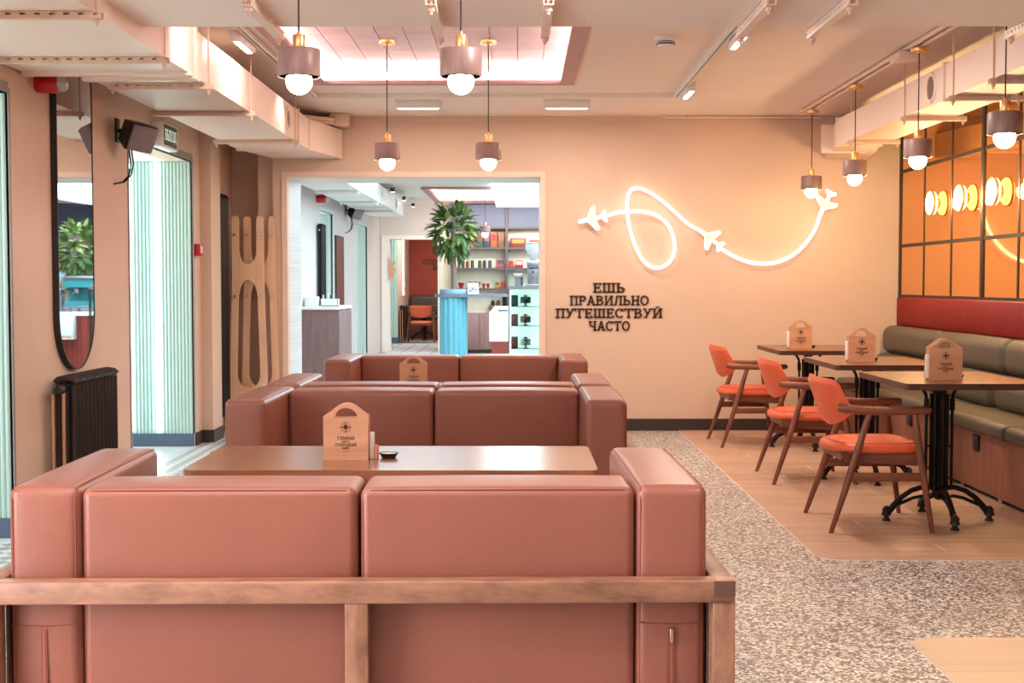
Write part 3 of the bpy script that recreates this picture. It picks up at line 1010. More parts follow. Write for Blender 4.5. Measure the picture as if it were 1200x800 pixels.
# condiments beside the holder on the near lounge table
sc1 = tag_place(MB().bev(-0.008, 0.008, -0.018, 0.018, 0.0, 0.098, 0.002).build('sugar_sachet', M['paper']), (-0.627 + 0.091, 4.835, 0.58))
tag(sc1, 'tall pale sugar sachet behind the right edge of the near menu holder', 'sachet')
sc2 = tag_place(MB().bev(-0.007, 0.007, -0.016, 0.016, 0.0, 0.052, 0.002).build('sugar_sachet', M['kraft']), (-0.627 + 0.108, 4.825, 0.58))
tag(sc2, 'short brown sugar sachet beside the near menu holder', 'sachet')
dish = thing('condiment_dish', 'small black dish on the near lounge table right of the menu holder', 'dish', (-0.627 + 0.150, 4.86, 0.58))
MB().lathe([(0.0, 0.004), (0.020, 0.004), (0.024, 0.0), (0.034, 0.014), (0.038, 0.018), (0.034, 0.019), (0.02, 0.008), (0.0, 0.007)], 24).build('dish_bowl', M['black'], dish)
MB().lathe([(0.0, 0.010), (0.030, 0.0165), (0.0, 0.0185)], 20).build('filling', M['paper'], dish)


# ================================================================== DINING TABLES
def make_bistro(label):
    t = thing('bistro_table', label, 'table', group='bistro tables along the bench')
    tx0, tx1, ty0, ty1 = -0.302, 0.36, -0.445, 0.445
    top = MB().prism(rrect(tx0, tx1, ty0, ty1, 0.02, 3), 0.722, 0.745, 'xy').build('tabletop', M['bistro_wood'], t)
    o, i = rrect(tx0 - 0.001, tx1 + 0.001, ty0 - 0.001, ty1 + 0.001, 0.02, 3), rrect(tx0 + 0.03, tx1 - 0.03, ty0 + 0.03, ty1 - 0.03, 0.02, 3)
    MB().strip(o + o[:1], i + i[:1], 0.714, 0.7435, 'xy').build('edge_band', M['edge_wood'], top)
    col = MB().lathe([(0.0, 0.11), (0.022, 0.12), (0.034, 0.14), (0.03, 0.17), (0.026, 0.2), (0.026, 0.66), (0.034, 0.67), (0.034, 0.70), (0.02, 0.714)], 16)
    for a in range(4):
        q = PI / 4 + a * PI / 2
        x, y = 0.042 * math.cos(q), 0.042 * math.sin(q)
        col.tube([(x, y, 0.16), (x, y, 0.66)], 0.011, 8)
    col.build('column', M['dark_metal'], t)
    for k in range(4):
        a = k * PI / 2
        ca, sa = math.cos(a), math.sin(a)

        def Q(r, z):
            return (r * ca, r * sa, z)
        MB().tube([Q(0.066, 0.19), Q(0.066, 0.60)], 0.008, 8).build('rod', M['dark_metal'], t)
        MB().tube([Q(0.03, 0.39), Q(0.066, 0.39)], 0.005, 6).build('tie_bar', M['dark_metal'], t)
        MB().tube([Q(0.066, 0.575), Q(0.066, 0.635)], 0.014, 8)\
            .tube([Q(0.066, 0.62), Q(0.07, 0.655), Q(0.085, 0.685), Q(0.115, 0.705), Q(0.15, 0.716)], 0.009, 8).build('top_bracket', M['dark_metal'], t)
        L = 0.265
        leg = MB().tube([Q(0.03, 0.175), Q(0.085, 0.178), Q(0.14, 0.160), Q(0.19, 0.125), Q(0.23, 0.080), Q(L - 0.005, 0.040)], [0.014, 0.014, 0.013, 0.014, 0.017, 0.016], 8)
        leg.tube([Q(0.03, 0.125), Q(0.08, 0.132), Q(0.13, 0.122), Q(0.175, 0.102), Q(0.215, 0.085)], 0.009, 8)
        lg = leg.build('leg', M['dark_metal'], t)
        MB().lathe([(0.022, 0.0), (0.022, 0.012), (0.014, 0.016), (0.014, 0.03), (0.027, 0.034), (0.020, 0.055), (0.024, 0.062), (0.010, 0.08)], 12, Q(L, 0)).build('foot', M['black'], lg)
    return t


b1 = make_bistro('wooden bistro table on black iron pedestal, nearest of the three beside the bench')
b1.location = (2.17, 6.74, 0)
b2 = copy_thing(b1, 'wooden bistro table on black iron pedestal, middle one beside the bench', (2.18, 8.17, 0))
b3 = copy_thing(b1, 'wooden bistro table on black iron pedestal, next to the far wall', (2.17, 9.79, 0))

for (px, py, Y, which, rz) in ((1106, 447, 6.56, 'nearest bistro table', 0), (1008.5, 423, 8.08, 'middle bistro table', 0), (937.5, 406.5, 9.66, 'far bistro table', 0)):
    p = aY(px, py, Y)
    copy_thing(h1, 'wooden menu holder with compass print on the %s' % which, (p.x, Y, 0.745))
    nk = thing('napkin_stack', 'white paper napkins stuffed into the menu holder on the %s' % which, 'napkins', (p.x - 0.04, Y, 0.755), group='napkins in menu holders')
    MB().rbox(-0.058, 0.040, -0.018, -0.006, 0.0, 0.118, 0.004, 2, 3, (0, 0.004, 0)).build('napkin', M['paper'], nk)
    MB().rbox(-0.050, 0.040, -0.006, 0.006, 0.0, 0.112, 0.004, 2, 3, (0, 0.004, 0)).build('napkin', M['paper'], nk)
    MB().rbox(-0.054, 0.040, 0.006, 0.018, 0.0, 0.105, 0.004, 2, 3, (0, 0.004, 0)).build('napkin', M['kraft'], nk, label='brown paper napkin')
    d2 = copy_thing(dish, 'small black dish behind the menu holder on the %s' % which, (p.x + 0.10, Y + 0.10, 0.745))
dish['group'] = 'black condiment dishes'
for o in sc.objects:
    if o.get('category') == 'dish':
        o['group'] = 'black condiment dishes'


# ================================================================== CHAIRS
def make_chair(label):
    """Faces +x; origin on the floor under the middle of the seat."""
    t = thing('dining_chair', label, 'chair', group='orange upholstered dining chairs')
    # seat: rounded at the back, squarer in front
    out = []
    n = 40
    for i in range(n):
        a = 2 * PI * i / n
        ca, sa = math.cos(a), math.sin(a)
        e = 2.6 if ca < 0 else 4.5
        out.append((0.235 * math.copysign(abs(ca) ** (2 / e), ca), 0.240 * math.copysign(abs(sa) ** (2 / e), sa)))
    m = MB()
    rings = [(0.90, 0.386), (0.985, 0.392), (1.0, 0.405), (0.985, 0.420), (0.93, 0.431), (0.80, 0.437), (0.4, 0.438)]
    vs = [(p[0] * s, p[1] * s, z) for s, z in rings for p in out]
    fs = [(r * n + k, r * n + (k + 1) % n, (r + 1) * n + (k + 1) % n, (r + 1) * n + k) for r in range(len(rings) - 1) for k in range(n)]
    fs += [tuple(range(n))[::-1], tuple((len(rings) - 1) * n + k for k in range(n))]
    seat = m.add(vs, fs).build('seat', M['orange'], t, angle=60)
    MB().tube([(p[0] * 0.87, p[1] * 0.87, 0.4345) for p in out] + [(out[0][0] * 0.87, out[0][1] * 0.87, 0.4345)], 0.0035, 6).build('piping', M['orange'], seat)
    # apron under the seat
    ap = MB()
    for sy in (-1, 1):
        a, b = sorted((sy * 0.195, sy * 0.215))
        ap.prism([(-0.165, 0.345), (0.185, 0.325), (0.185, 0.387), (-0.195, 0.387)], a, b, 'xz')
    ap.box(0.165, 0.185, -0.195, 0.195, 0.33, 0.387).box(-0.185, -0.165, -0.195, 0.195, 0.35, 0.387).build('apron', M['walnut_x'], t, smooth=False)
    for sy in (-1, 1):
        MB().tube([(-0.255, sy * 0.285, 0.0), (-0.19, sy * 0.272, 0.19), (-0.125, sy * 0.259, 0.39), (-0.062, sy * 0.247, 0.585)], [0.0115, 0.0165, 0.019, 0.0155], 10).build('leg', M['walnut'], t)
        MB().tube([(0.245, sy * 0.285, 0.0), (0.214, sy * 0.272, 0.2), (0.185, sy * 0.259, 0.4), (0.160, sy * 0.247, 0.585)], [0.0115, 0.0165, 0.019, 0.0155], 10).build('leg', M['walnut'], t)
        a, b = sorted((sy * 0.258, sy * 0.277))
        MB().bev(-0.16, 0.205, a, b, 0.257, 0.299, 0.003).build('stretcher', M['walnut_x'], t)
        arm = MB().tube([(-0.205, sy * 0.222, 0.615), (-0.175, sy * 0.240, 0.611), (-0.10, sy * 0.250, 0.604), (0.06, sy * 0.252, 0.600), (0.18, sy * 0.250, 0.602), (0.228, sy * 0.246, 0.604), (0.240, sy * 0.244, 0.605)],
                        [0.020, 0.022, 0.022, 0.020, 0.021, 0.019, 0.012], 10)
        arm.build('armrest', M['walnut_x'], t)
    # curved padded back
    nu, nv = 20, 10
    vs, fs = [], []
    for side in (0, 1):
        for i in range(nu + 1):
            u = -1 + 2 * i / nu
            for j in range(nv + 1):
                v = j / nv
                edge = abs(u)
                zt = 0.755 - 0.016 * max(0, (edge - 0.85) / 0.15) ** 2 - 0.008 * edge * edge
                zb = 0.512 + 0.082 * edge ** 2.0 + 0.008 * max(0, (edge - 0.85) / 0.15) ** 2
                z = zb + (zt - zb) * v
                x = -0.205 - 0.080 * ((z - 0.51) / 0.245) + (0.062 + 0.040 * (1 - v)) * u * u
                y = 0.232 * math.sin(u * 1.30) / math.sin(1.30)
                e = min(1 - edge, min(v, 1 - v) * 1.2)
                th = 0.019 * min(1.0, (max(0, e) / 0.11) ** 0.4)
                vs.append((x + (th if side else -th), y, z))
    st = (nu + 1) * (nv + 1)
    for side in (0, 1):
        for i in range(nu):
            for j in range(nv):
                q = (side * st + i * (nv + 1) + j, side * st + (i + 1) * (nv + 1) + j, side * st + (i + 1) * (nv + 1) + j + 1, side * st + i * (nv + 1) + j + 1)
                fs.append(q if side else q[::-1])
    bk = MB().add(vs, fs)
    me_pts = bk.v
    # weld the rim of the two skins
    key, remap, nv_ = {}, [], []
    for p in me_pts:
        k = (round(p[0], 5), round(p[1], 5), round(p[2], 5))
        if k not in key:
            key[k] = len(nv_)
            nv_.append(p)
        remap.append(key[k])
    bk.v = nv_
    bk.f = [f for f in (tuple(dict.fromkeys(remap[i] for i in q)) for q in bk.f) if len(f) >= 3]
    back = bk.build('backrest', M['orange'], t, angle=80)
    rim = []
    for i in range(nu + 1):
        u = -1 + 2 * i / nu
        edge = abs(u)
        zt = 0.755 - 0.016 * max(0, (edge - 0.85) / 0.15) ** 2 - 0.008 * edge * edge
        rim.append((-0.205 - 0.080 * ((zt - 0.51) / 0.245) + 0.062 * u * u, 0.232 * math.sin(u * 1.30) / math.sin(1.30), zt))
    MB().tube(rim, 0.004, 6).build('piping', M['orange'], back)
    return t


ch = make_chair('orange upholstered walnut armchair at the nearest bistro table')
ch.location = (1.79, 6.68, 0)
copy_thing(ch, 'orange upholstered walnut armchair at the middle bistro table', (1.81, 8.22, 0))
copy_thing(ch, 'orange upholstered walnut armchair by the far wall at the last bistro table', (1.765, 10.02, 0), math.radians(2))
copy_thing(ch, 'orange armchair seen from behind in the end room beyond the doorways', (-1.97, 27.0, 0), PI / 2)


# ================================================================== BENCH
bench = thing('banquette_bench', 'olive grey leather wall bench on a wooden base along the mirror wall', 'bench', (0, 0, 0))
yb0, yb1 = 3.2, 10.88
MB().box(2.68, 3.15, yb0, yb1, 0.03, 0.375).build('base', M['bench_wood'], bench, smooth=False)
MB().box(2.72, 3.15, yb0, yb1, 0.0, 0.03).build('kick', M['black'], bench, smooth=False)
fy = 6.0
while fy < 10.6:
    MB().box(2.684, 2.70, fy, fy + 0.05, 0.0, 0.032).build('glide', M['chrome'], bench, smooth=False)
    fy += 0.62
ys = [yb1 - 0.005]
for y in (9.48, 8.16, 6.84, 5.52, 4.2, yb0):
    a, b = y, ys[-1]
    MB().rbox(3.01, 3.158, a + 0.003, b - 0.003, 0.652, 0.878, 0.075, 6, 5, (0.008, 0, 0.004)).build('back_cushion', M['olive'], bench)
    ys.append(y)
ys = [yb1 - 0.005]
for y in (9.44, 8.12, 6.80, 5.48, 4.16, yb0):
    a, b = y, ys[-1]
    MB().rbox(2.93, 3.158, a + 0.003, b - 0.003, 0.43, 0.655, 0.085, 6, 5, (0.008, 0, 0.004)).build('back_cushion', M['olive'], bench)
    ys.append(y)
ys = [yb1 - 0.005]
for y in (9.75, 8.43, 7.11, 5.79, 4.47, yb0):
    a, b = y, ys[-1]
    MB().rbox(2.635, 3.155, a + 0.003, b - 0.003, 0.362, 0.450, 0.036, 4, 5, (0.004, 0, 0.006)).build('seat_cushion', M['olive'], bench)
    ys.append(y)
for y, z, lb in ((7.63, 0.30, 'black socket plate on the bench base beside the nearest bistro table'), (8.93, 0.30, 'black socket plate on the bench base beside the middle bistro table')):
    s = thing('power_socket', lb, 'socket', (2.678, y, z), group='sockets in the bench base')
    MB().bev(-0.012, 0.0, -0.045, 0.045, -0.045, 0.045, 0.003).build('plate', M['black'], s)
    MB().lathe([(0.022, -0.0135), (0.022, -0.012)], 16, (0, 0, 0), 'x').build('socket_hole', M['dark_hole'], s)

# ribbed red pad above the bench
rp = MB()
pts, y, step = [], 3.2, 0.028
poly = []
while y < 10.87:
    for k in range(4):
        a = PI * k / 4
        poly.append((y + step * k / 4, math.sin(a) * 0.007))
    y += step
pad = MB()
n = len(poly)
prof = [(3.162, 0.876), (3.146, 0.878), (3.141, 0.888), (3.141, 1.100), (3.146, 1.110), (3.162, 1.112)]
vs = [(x - w * (1 if 0 < r < 5 else 0), py, z) for r, (x, z) in enumerate(prof) for (py, w) in poly]
fs = [(r * n + k, r * n + k + 1, (r + 1) * n + k + 1, (r + 1) * n + k) for r in range(len(prof) - 1) for k in range(n - 1)]
fs += [tuple(r * n for r in range(len(prof))), tuple(r * n + n - 1 for r in range(len(prof)))[::-1]]
pad.add(vs, fs)
rpad = thing('wall_pad', 'long red ribbed wall pad between mirror and bench cushions', 'wall pad')
pad.build('ribbed_cover', M['redpad'], rpad, angle=70)
MB().box(3.162, 3.169, 3.2, 10.87, 0.88, 1.11).build('backing', M['dark_frame'], rpad, smooth=False)

# mirror wall: panes between dark bars
mw = thing('mirror_wall', 'amber mirror wall of panes in a dark grid above the red pad', 'mirror')
ybars = [10.885 - 0.643 * k for k in range(12)]
zb = [1.115, 1.530, 2.137, 2.585]
for j, y in enumerate(ybars):
    w = 0.022 if j % 3 == 0 and j else 0.012
    if j == 0:
        y -= 0.012
    MB().box(3.150 if j % 3 == 0 else 3.156, 3.168, y - w, y + w, 1.10, 2.598).build('frame_bar', M['dark_frame'], mw, smooth=False)
for k, z in enumerate(zb):
    w = 0.017 if k == 0 else 0.013
    MB().box(3.1555, 3.168, ybars[-1], 10.885, z - w + (0.002 if k == 0 else 0), z + w * (0.6 if k == 3 else 1)).build('frame_bar', M['dark_frame'], mw, smooth=False)
for j in range(len(ybars) - 1):
    for k in range(3):
        MB().box(3.1605, 3.167, ybars[j + 1] + 0.004, ybars[j] - 0.004, zb[k] + 0.004, zb[k + 1] - 0.004).build('pane', M['mirror_o'], mw, smooth=False)

# round lamps on the mirror
words = ['first from the far corner', 'second from the far corner', 'third from the far corner', 'cut off by the photo edge']
sc0 = None
for k in range(5):
    y = 9.93 - 0.643 * k
    if sc0 is None:
        sc0 = s = thing('wall_lamp', '', 'wall lamp', group='round wall lamps on the mirror')
        MB().lathe([(0.04, 0.0), (0.04, -0.006), (0.016, -0.012), (0.016, -0.040), (0.03, -0.043), (0.03, -0.045)], 20, (0, 0, 0), 'x').build('stem', M['brass'], s)
        MB().lathe([(0.0, -0.042), (0.094, -0.042), (0.098, -0.050), (0.094, -0.058), (0.0, -0.058)], 36, (0, 0, 0), 'x').build('rim', M['brass'], s, angle=50)
        dd = MB().lathe([(0.0, -0.0695), (0.06, -0.069), (0.082, -0.065), (0.086, -0.058)], 36, (0, 0, 0), 'x').build('diffuser', M['sconce'], s)
        MB().lathe([(0.090, -0.0415), (0.088, -0.030), (0.080, -0.022), (0.035, -0.020)], 36, (0, 0, 0), 'x').build('back_diffuser', M['sconce'], s)
        for a in (90, 210, 330):
            MB().lathe([(0.004, -0.072), (0.004, -0.066)], 8, (0, 0.045 * math.cos(math.radians(a)), 0.045 * math.sin(math.radians(a))), 'x').build('screw', M['brass'], dd)
    else:
        s = dup(sc0)
    ld = bpy.data.lights.new('wall_lamp_light', 'POINT')
    ld.energy, ld.color, ld.shadow_soft_size = 10.0, (1.0, 0.68, 0.34), 0.05
    lo = bpy.data.objects.new('wall_lamp_light', ld)
    COL.objects.link(lo)
    lo.location = (3.160 - 0.16, y, 1.826)
    s.location = (3.160, y, 1.826)
    s['label'] = 'glowing round brass wall lamp on the mirror, ' + (words[k] if k < 4 else 'next one beyond the photo edge')
    if k == 4:
        for c in list(s.children_recursive):
            bpy.data.objects.remove(c)
        bpy.data.objects.remove(s)
        bpy.data.objects.remove(lo)


# ================================================================== PENDANTS
def make_pendant(label, drop, bulb='bulb'):
    t = thing('pendant_lamp', label, 'pendant lamp', group='pendant lamps with smoked shades')
    MB().lathe([(0.0745, 0.002), (0.079, 0.0), (0.0800, 0.003), (0.0800, 0.098), (0.077, 0.103), (0.0, 0.103)], 36).lathe([(0.0745, 0.002), (0.0735, 0.097), (0.0, 0.097)], 36).build('lamp_shade', M['shade'], t)
    MB().lathe([(0.0, 0.103), (0.0225, 0.1035), (0.0235, 0.106), (0.0235, 0.154), (0.022, 0.157), (0.008, 0.158), (0.006, 0.170), (0.0, 0.170)], 20).build('socket_cap', M['brass'], t)
    prof = [(0.05 * math.sin(PI * k / 14), -0.016 - 0.05 * math.cos(PI * k / 14)) for k in range(12)] + [(0.02, 0.045), (0.018, 0.09)]
    MB().lathe(prof, 24).build('bulb', M[bulb], t)
    MB().tube([(0, 0, 0.165), (0, 0, drop - 0.01)], 0.0036, 6).build('cord', M['cord'], t)
    MB().lathe([(0.0, drop - 0.028), (0.012, drop - 0.03), (0.014, drop - 0.024), (0.048, drop - 0.024), (0.050, drop - 0.021), (0.050, drop), (0.0, drop)], 28).build('canopy', M['brass'], t)
    return t


zb_c = 2.01
for px, Y, zt, zs, lb in ((352, 5.0, ZC, 2.005, 'hanging in front of the beam at the left'), (540.5, 5.0, ZC, 2.005, 'hanging in front of the beam near the picture middle'),
                          (454.3, 8.2, 2.726, 1.99, 'hanging from the coffer above the doorway, left one'), (572.5, 8.2, 2.726, 1.99, 'hanging from the coffer above the doorway, right one')):
    x = aY(px, 300, Y).x
    make_pendant('smoked pendant lamp with brass neck ' + lb, zt - zs).location = (x, Y, zs)
for px, Y, zs, lb in ((1175, 6.22, 1.925, 'over the nearest bistro table'), (1074, 7.58, 1.945, 'second from the camera in the row along the bench'),
                      (1000.5, 9.00, 1.955, 'third from the camera in the row along the bench'), (950, 10.30, 1.955, 'beside the neon plane, last of the row along the bench')):
    x = aY(px, 300, Y).x
    make_pendant('smoked pendant lamp ' + lb, ZC - 0.033 - zs, 'bulb_w').location = (x, Y, zs)
make_pendant('small pendant lamp hanging in the next room before the dark shelf wall', 0.745).location = (-0.49, 20.2, 1.99)


def rebase(t, loc):
    """Put the empty of a thing at its base; its parts stay where they are."""
    t.location = loc
    for c in t.children:
        c.location = Vector(c.location) - Vector(loc)


rebase(bench, (2.9, 7.0, 0))
rebase(rpad, (3.15, 7.0, 0.876))
rebase(mw, (3.16, 7.3, 1.10))


# ================================================================== AIR DUCTS
def duct(label, z0, z1, xa, xb, ybeg, yend, end_poly, flanges, hangers, vents, side, mat='duct'):
    """Rectangular duct along y; SIDE +1: its visible flank is xb, -1: xa."""
    t = thing('air_duct', label, 'air duct', group='painted air ducts under the ceiling')
    xs = xb if side > 0 else xa
    b = MB().box(xa, xb, ybeg, yend, z0, z1)
    b.prism(end_poly, z0 - 0.001, z1 + 0.001, 'xy')
    b.build('duct_body', M[mat], t, smooth=False)
    for y in flanges:
        MB().box(xa - 0.012, xb + 0.012, y - 0.016, y + 0.016, z0 - 0.012, z1 + 0.012).build('flange', M[mat], t, smooth=False)
    for y, xh0, xh1 in hangers:
        h = MB()
        h.box(xh0, xh1, y - 0.016, y + 0.016, z0 - 0.029, z0 - 0.026).box(xh0, xh1, y - 0.016, y - 0.013, z0 - 0.026, z0 - 0.014).box(xh0, xh1, y - 0.016, y - 0.013, z0 - 0.007, z0 - 0.0015)
        h.box(xh0, xh1, y + 0.013, y + 0.016, z0 - 0.026, z0 - 0.0015)
        x = xh0
        while x < xh1:                      # webs between the slots of the channel's front flange
            w_ = min(x + 0.034, xh1)
            h.box(x, w_, y - 0.016, y - 0.013, z0 - 0.014, z0 - 0.007)
            x += 0.055
        hb = h.build('hanger_channel', M['duct_d' if mat == 'duct' else mat], t, smooth=False)
        for xr in (xh0 + 0.02, xh1 - 0.02):
            MB().tube([(xr, y, z0 - 0.055), (xr, y, ZC)], 0.005, 6).lathe([(0.011, z0 - 0.042), (0.011, z0 - 0.030)], 6, (xr, y, 0)).build('threaded_rod', M['duct_d' if mat == 'duct' else mat], hb)
    for y, r in vents:
        zc = (z0 + z1) / 2
        s = side
        v = MB().lathe([(r * 0.78, s * 0.001), (r * 0.80, s * 0.012), (r * 0.95, s * 0.012), (r, s * 0.004), (r * 1.06, s * 0.001)], 32, (xs, y, zc), 'x').build('vent_ring', M[mat], t)
        MB().lathe([(r * 0.78, s * 0.0015), (r * 0.78, s * 0.003)], 32, (xs, y, zc), 'x').build('vent_opening', M['vent_in'], v)
    return t


dl = duct('wide painted duct along the left wall, running under the beam to the far wall', 2.25, 2.482, -2.14, -1.598, 1.5, 10.13,
          [(-2.14, 10.13), (-1.598, 10.13), (-1.44, 10.88), (-2.0, 10.88)], (6.56, 9.62, 10.13), ((5.0, -2.40, -1.565), (6.0, -2.40, -1.58), (6.80, -2.10, -1.565), (7.88, -2.19, -1.565), (9.45, -2.17, -1.565)), ((9.18, 0.078),), 1)
MB().box(-2.40, -2.14, 1.5, 6.45, 2.25, 2.482).build('duct_branch', M['duct'], dl, smooth=False)
MB().box(-2.41, -1.585, 6.42, 6.475, 2.236, 2.25).box(-2.16, -1.585, 6.56, 6.62, 2.232, 2.25).build('flange', M['duct'], dl, smooth=False)
MB().tube([(-1.75, 10.3, 2.53), (-1.55, 10.6, 2.54), (-1.47, 10.72, 2.55)], 0.018, 8).tube([(-1.80, 10.2, 2.50), (-1.60, 10.55, 2.51), (-1.50, 10.7, 2.52)], 0.018, 8).build('hose', M['duct'], dl)
MB().bev(-1.52, -1.37, 10.7, 10.85, 2.50, 2.598, 0.005).build('junction_box', M['duct'], dl)
dr = duct('narrow painted duct along the mirror wall behind the row of pendants', 2.25, 2.445, 2.385, 2.70, 1.5, 9.85,
          [(2.385, 9.85), (2.70, 9.85), (2.80, 10.3), (2.88, 10.87), (2.53, 10.87), (2.46, 10.3)], (9.85, 10.32, 7.4),
          ((5.4, 2.36, 2.76), (6.63, 2.36, 2.76), (7.24, 2.36, 2.76), (8.14, 2.36, 2.76), (9.47, 2.37, 2.74)), ((7.62, 0.085),), -1)
d3 = duct('pale duct along the left wall of the next room', 2.25, 2.48, -2.25, -1.75, 11.7, 20.0, [(-2.25, 20.0), (-1.75, 20.0), (-1.75, 20.3), (-2.25, 20.3)],
          (13.4, 15.0, 17.8, 20.3), ((12.6, -2.235, -1.742), (14.6, -2.235, -1.742), (16.6, -2.235, -1.742), (18.6, -2.235, -1.742)), ((17.0, 0.085), (19.0, 0.085)), 1, 'white')

# perforated channels hung under the beam
wordsb = {-1.03: 'leftmost, beside the big duct', -0.33: 'second from the left, near the middle pendant', 0.12: 'third from left, under the coffer edge',
          0.965: 'fourth from the left, beside the ceiling track', 1.275: 'fifth from the left, on the right half', 2.13: 'rightmost, beside the nearest right pendant'}
for x, w in wordsb.items():
    t = thing('hanging_channel', 'perforated channel on a rod under the beam, ' + w, 'bracket', (x, 5.40, 2.286), group='perforated channels under the beam')
    c = MB()
    for s in (-1, 1):
        a, b = sorted((s * 0.0165, s * 0.019))
        c.box(a, b, -0.36, 0.36, -0.0, 0.010).box(a, b, -0.36, 0.36, 0.022, 0.030)
        y = -0.36
        while y < 0.35:
            c.box(a, b, y, y + 0.022, 0.010, 0.022)
            y += 0.040
    c.box(-0.019, 0.019, -0.36, 0.36, -0.003, 0.0)
    c.build('channel', M['duct'], t, smooth=False)
    MB().tube([(0, -0.31, -0.03), (0, -0.31, 0.31)], 0.006, 8).lathe([(0.014, -0.018), (0.014, -0.004)], 6, (0, -0.31, 0)).build('threaded_rod', M['duct_d'], t)
    MB().tube([(0, 0.33, -0.03), (0, 0.33, 0.03)], 0.006, 8).lathe([(0.014, -0.018), (0.014, -0.004)], 6, (0, 0.33, 0)).build('threaded_rod', M['duct_d'], t)

# ================================================================== CEILING FITTINGS
def track(name, label, a, b):
    t = thing(name, label, 'track', a, group='ceiling light tracks')
    d = Vector(b) - Vector(a)
    if abs(d.x) > abs(d.y):
        MB().box(0, d.x, -0.017, -0.005, -0.028, 0).box(0, d.x, 0.005, 0.017, -0.028, 0).build('rail', M['white'], t, smooth=False)
        MB().box(0, d.x, -0.005, 0.005, -0.022, 0).build('groove', M['black'], t, smooth=False)
    else:
        MB().box(-0.017, -0.005, 0, d.y, -0.028, 0).box(0.005, 0.017, 0, d.y, -0.028, 0).build('rail', M['white'], t, smooth=False)
        MB().box(-0.005, 0.005, 0, d.y, -0.022, 0).build('groove', M['black'], t, smooth=False)
    return t


track('light_track', 'white light track on the ceiling right of the coffer', (1.155, 5.7, ZC), (1.155, 9.6, ZC))
track('light_track', 'thin light track across the ceiling between coffer and far wall', (-1.47, 9.62, ZC), (1.17, 9.62, ZC))
track('light_track', 'light track on the ceiling left of the coffer beside the duct', (-1.47, 5.7, ZC), (-1.47, 9.6, ZC))
for (x, y, alongx, lb) in ((-0.745, 9.98, True, 'above the far wall left of the middle'), (0.375, 9.98, True, 'above the far wall right of the middle'), (1.20, 9.28, False, 'at the far end of the right track'),
                           (1.215, 7.28, False, 'near the beam on the right track'), (-1.53, 7.40, False, 'beside the left duct')):
    t = thing('led_light', 'slim glowing bar light on the ceiling ' + lb, 'ceiling light', (x, y, ZC - 0.028), group='slim bar lights on the ceiling tracks')
    L, w = (0.165, 0.022) if alongx else (0.022, 0.19)
    MB().bev(-L - 0.01, L + 0.01, -w - 0.01, w + 0.01, -0.030, 0.028, 0.003).build('housing', M['white'], t)
    e = MB()
    for i in range(10):
        q = -0.155 + 0.031 * i
        e.bev(q + 0.002, q + 0.029, -0.014, 0.014, -0.034, -0.028, 0.002) if alongx else e.bev(-0.014, 0.014, q * 1.15 + 0.002, q * 1.15 + 0.033, -0.034, -0.028, 0.002)
    e.build('lens', M['ledw'], t, smooth=False)
sd = thing('smoke_detector', 'white smoke detector on the ceiling behind the beam', 'smoke detector', (0.83, 7.42, ZC))
MB().lathe([(0.0, 0.0), (0.062, 0.0), (0.062, -0.018), (0.052, -0.026), (0.052, -0.03), (0.045, -0.052), (0.0, -0.056)], 28).build('detector_body', M['white'], sd)
MB().lathe([(0.0535, -0.027), (0.050, -0.035), (0.0535, -0.043)], 28).build('vent_slot', M['dark_hole'], sd)
ct = thing('conduit', 'painted cable conduits on the ceiling joining the right pendants', 'conduit', (2.28, 5.7, ZC))
MB().tube([(-0.025, 0, -0.018), (-0.025, 4.8, -0.018)], 0.013, 8).build('pipe', M['duct'], ct)
MB().tube([(0.03, 0, -0.018), (0.03, 4.7, -0.018)], 0.013, 8).build('pipe', M['duct'], ct)
jb = MB().bev(-0.08, 0.08, -0.09, 0.09, -0.078, -0.033, 0.006).build('junction_box', M['duct'])
jb.location = (2.28, 7.75, ZC)
tag(jb, 'small painted junction box on the ceiling conduits above a pendant', 'junction box')
cf = thing('conduit', 'thin painted pipe along the top edge of the far wall', 'conduit', (0, YF, ZC))
xa, xb = aY(782, 138, YF).x, 2.5
MB().tube([(xa - 0.06, -0.02, 0.006), (xa, -0.02, -0.014), (xb, -0.02, -0.014)], 0.010, 8).build('pipe', M['duct'], cf)
for i in range(4):
    MB().box(xa + 0.15 + i * 0.42, xa + 0.165 + i * 0.42, -0.032, 0.0, -0.026, -0.002).build('clip', M['duct_d'], cf, smooth=False)

# ================================================================== LEFT WALL THINGS
# tall pill mirror
pm = thing('pill_mirror', 'tall rounded mirror with thick black frame above the column radiator', 'mirror', (XL, 7.13, 0.76))
R_, top_ = 0.29, 1.80
pill = [(R_ * math.cos(math.radians(a)), R_ + R_ * math.sin(math.radians(a))) for a in range(180, 361, 9)] + [(R_ * math.cos(math.radians(a)), top_ - R_ + R_ * math.sin(math.radians(a))) for a in range(0, 181, 9)]
inn = [((R_ - 0.008) * p[0] / R_, R_ + (p[1] - R_) * 1.0 if R_ < p[1] < top_ - R_ else (R_ + (p[1] - R_) * (R_ - 0.008) / R_ if p[1] <= R_ else top_ - R_ + (p[1] - top_ + R_) * (R_ - 0.008) / R_)) for p in pill]
MB().strip(pill + pill[:1], inn + inn[:1], 0.0, 0.034, 'yz').build('frame', M['black'], pm, smooth=False)
MB().prism(inn, 0.001, 0.031, 'yz').build('mirror_glass', M['mirror'], pm, smooth=False)

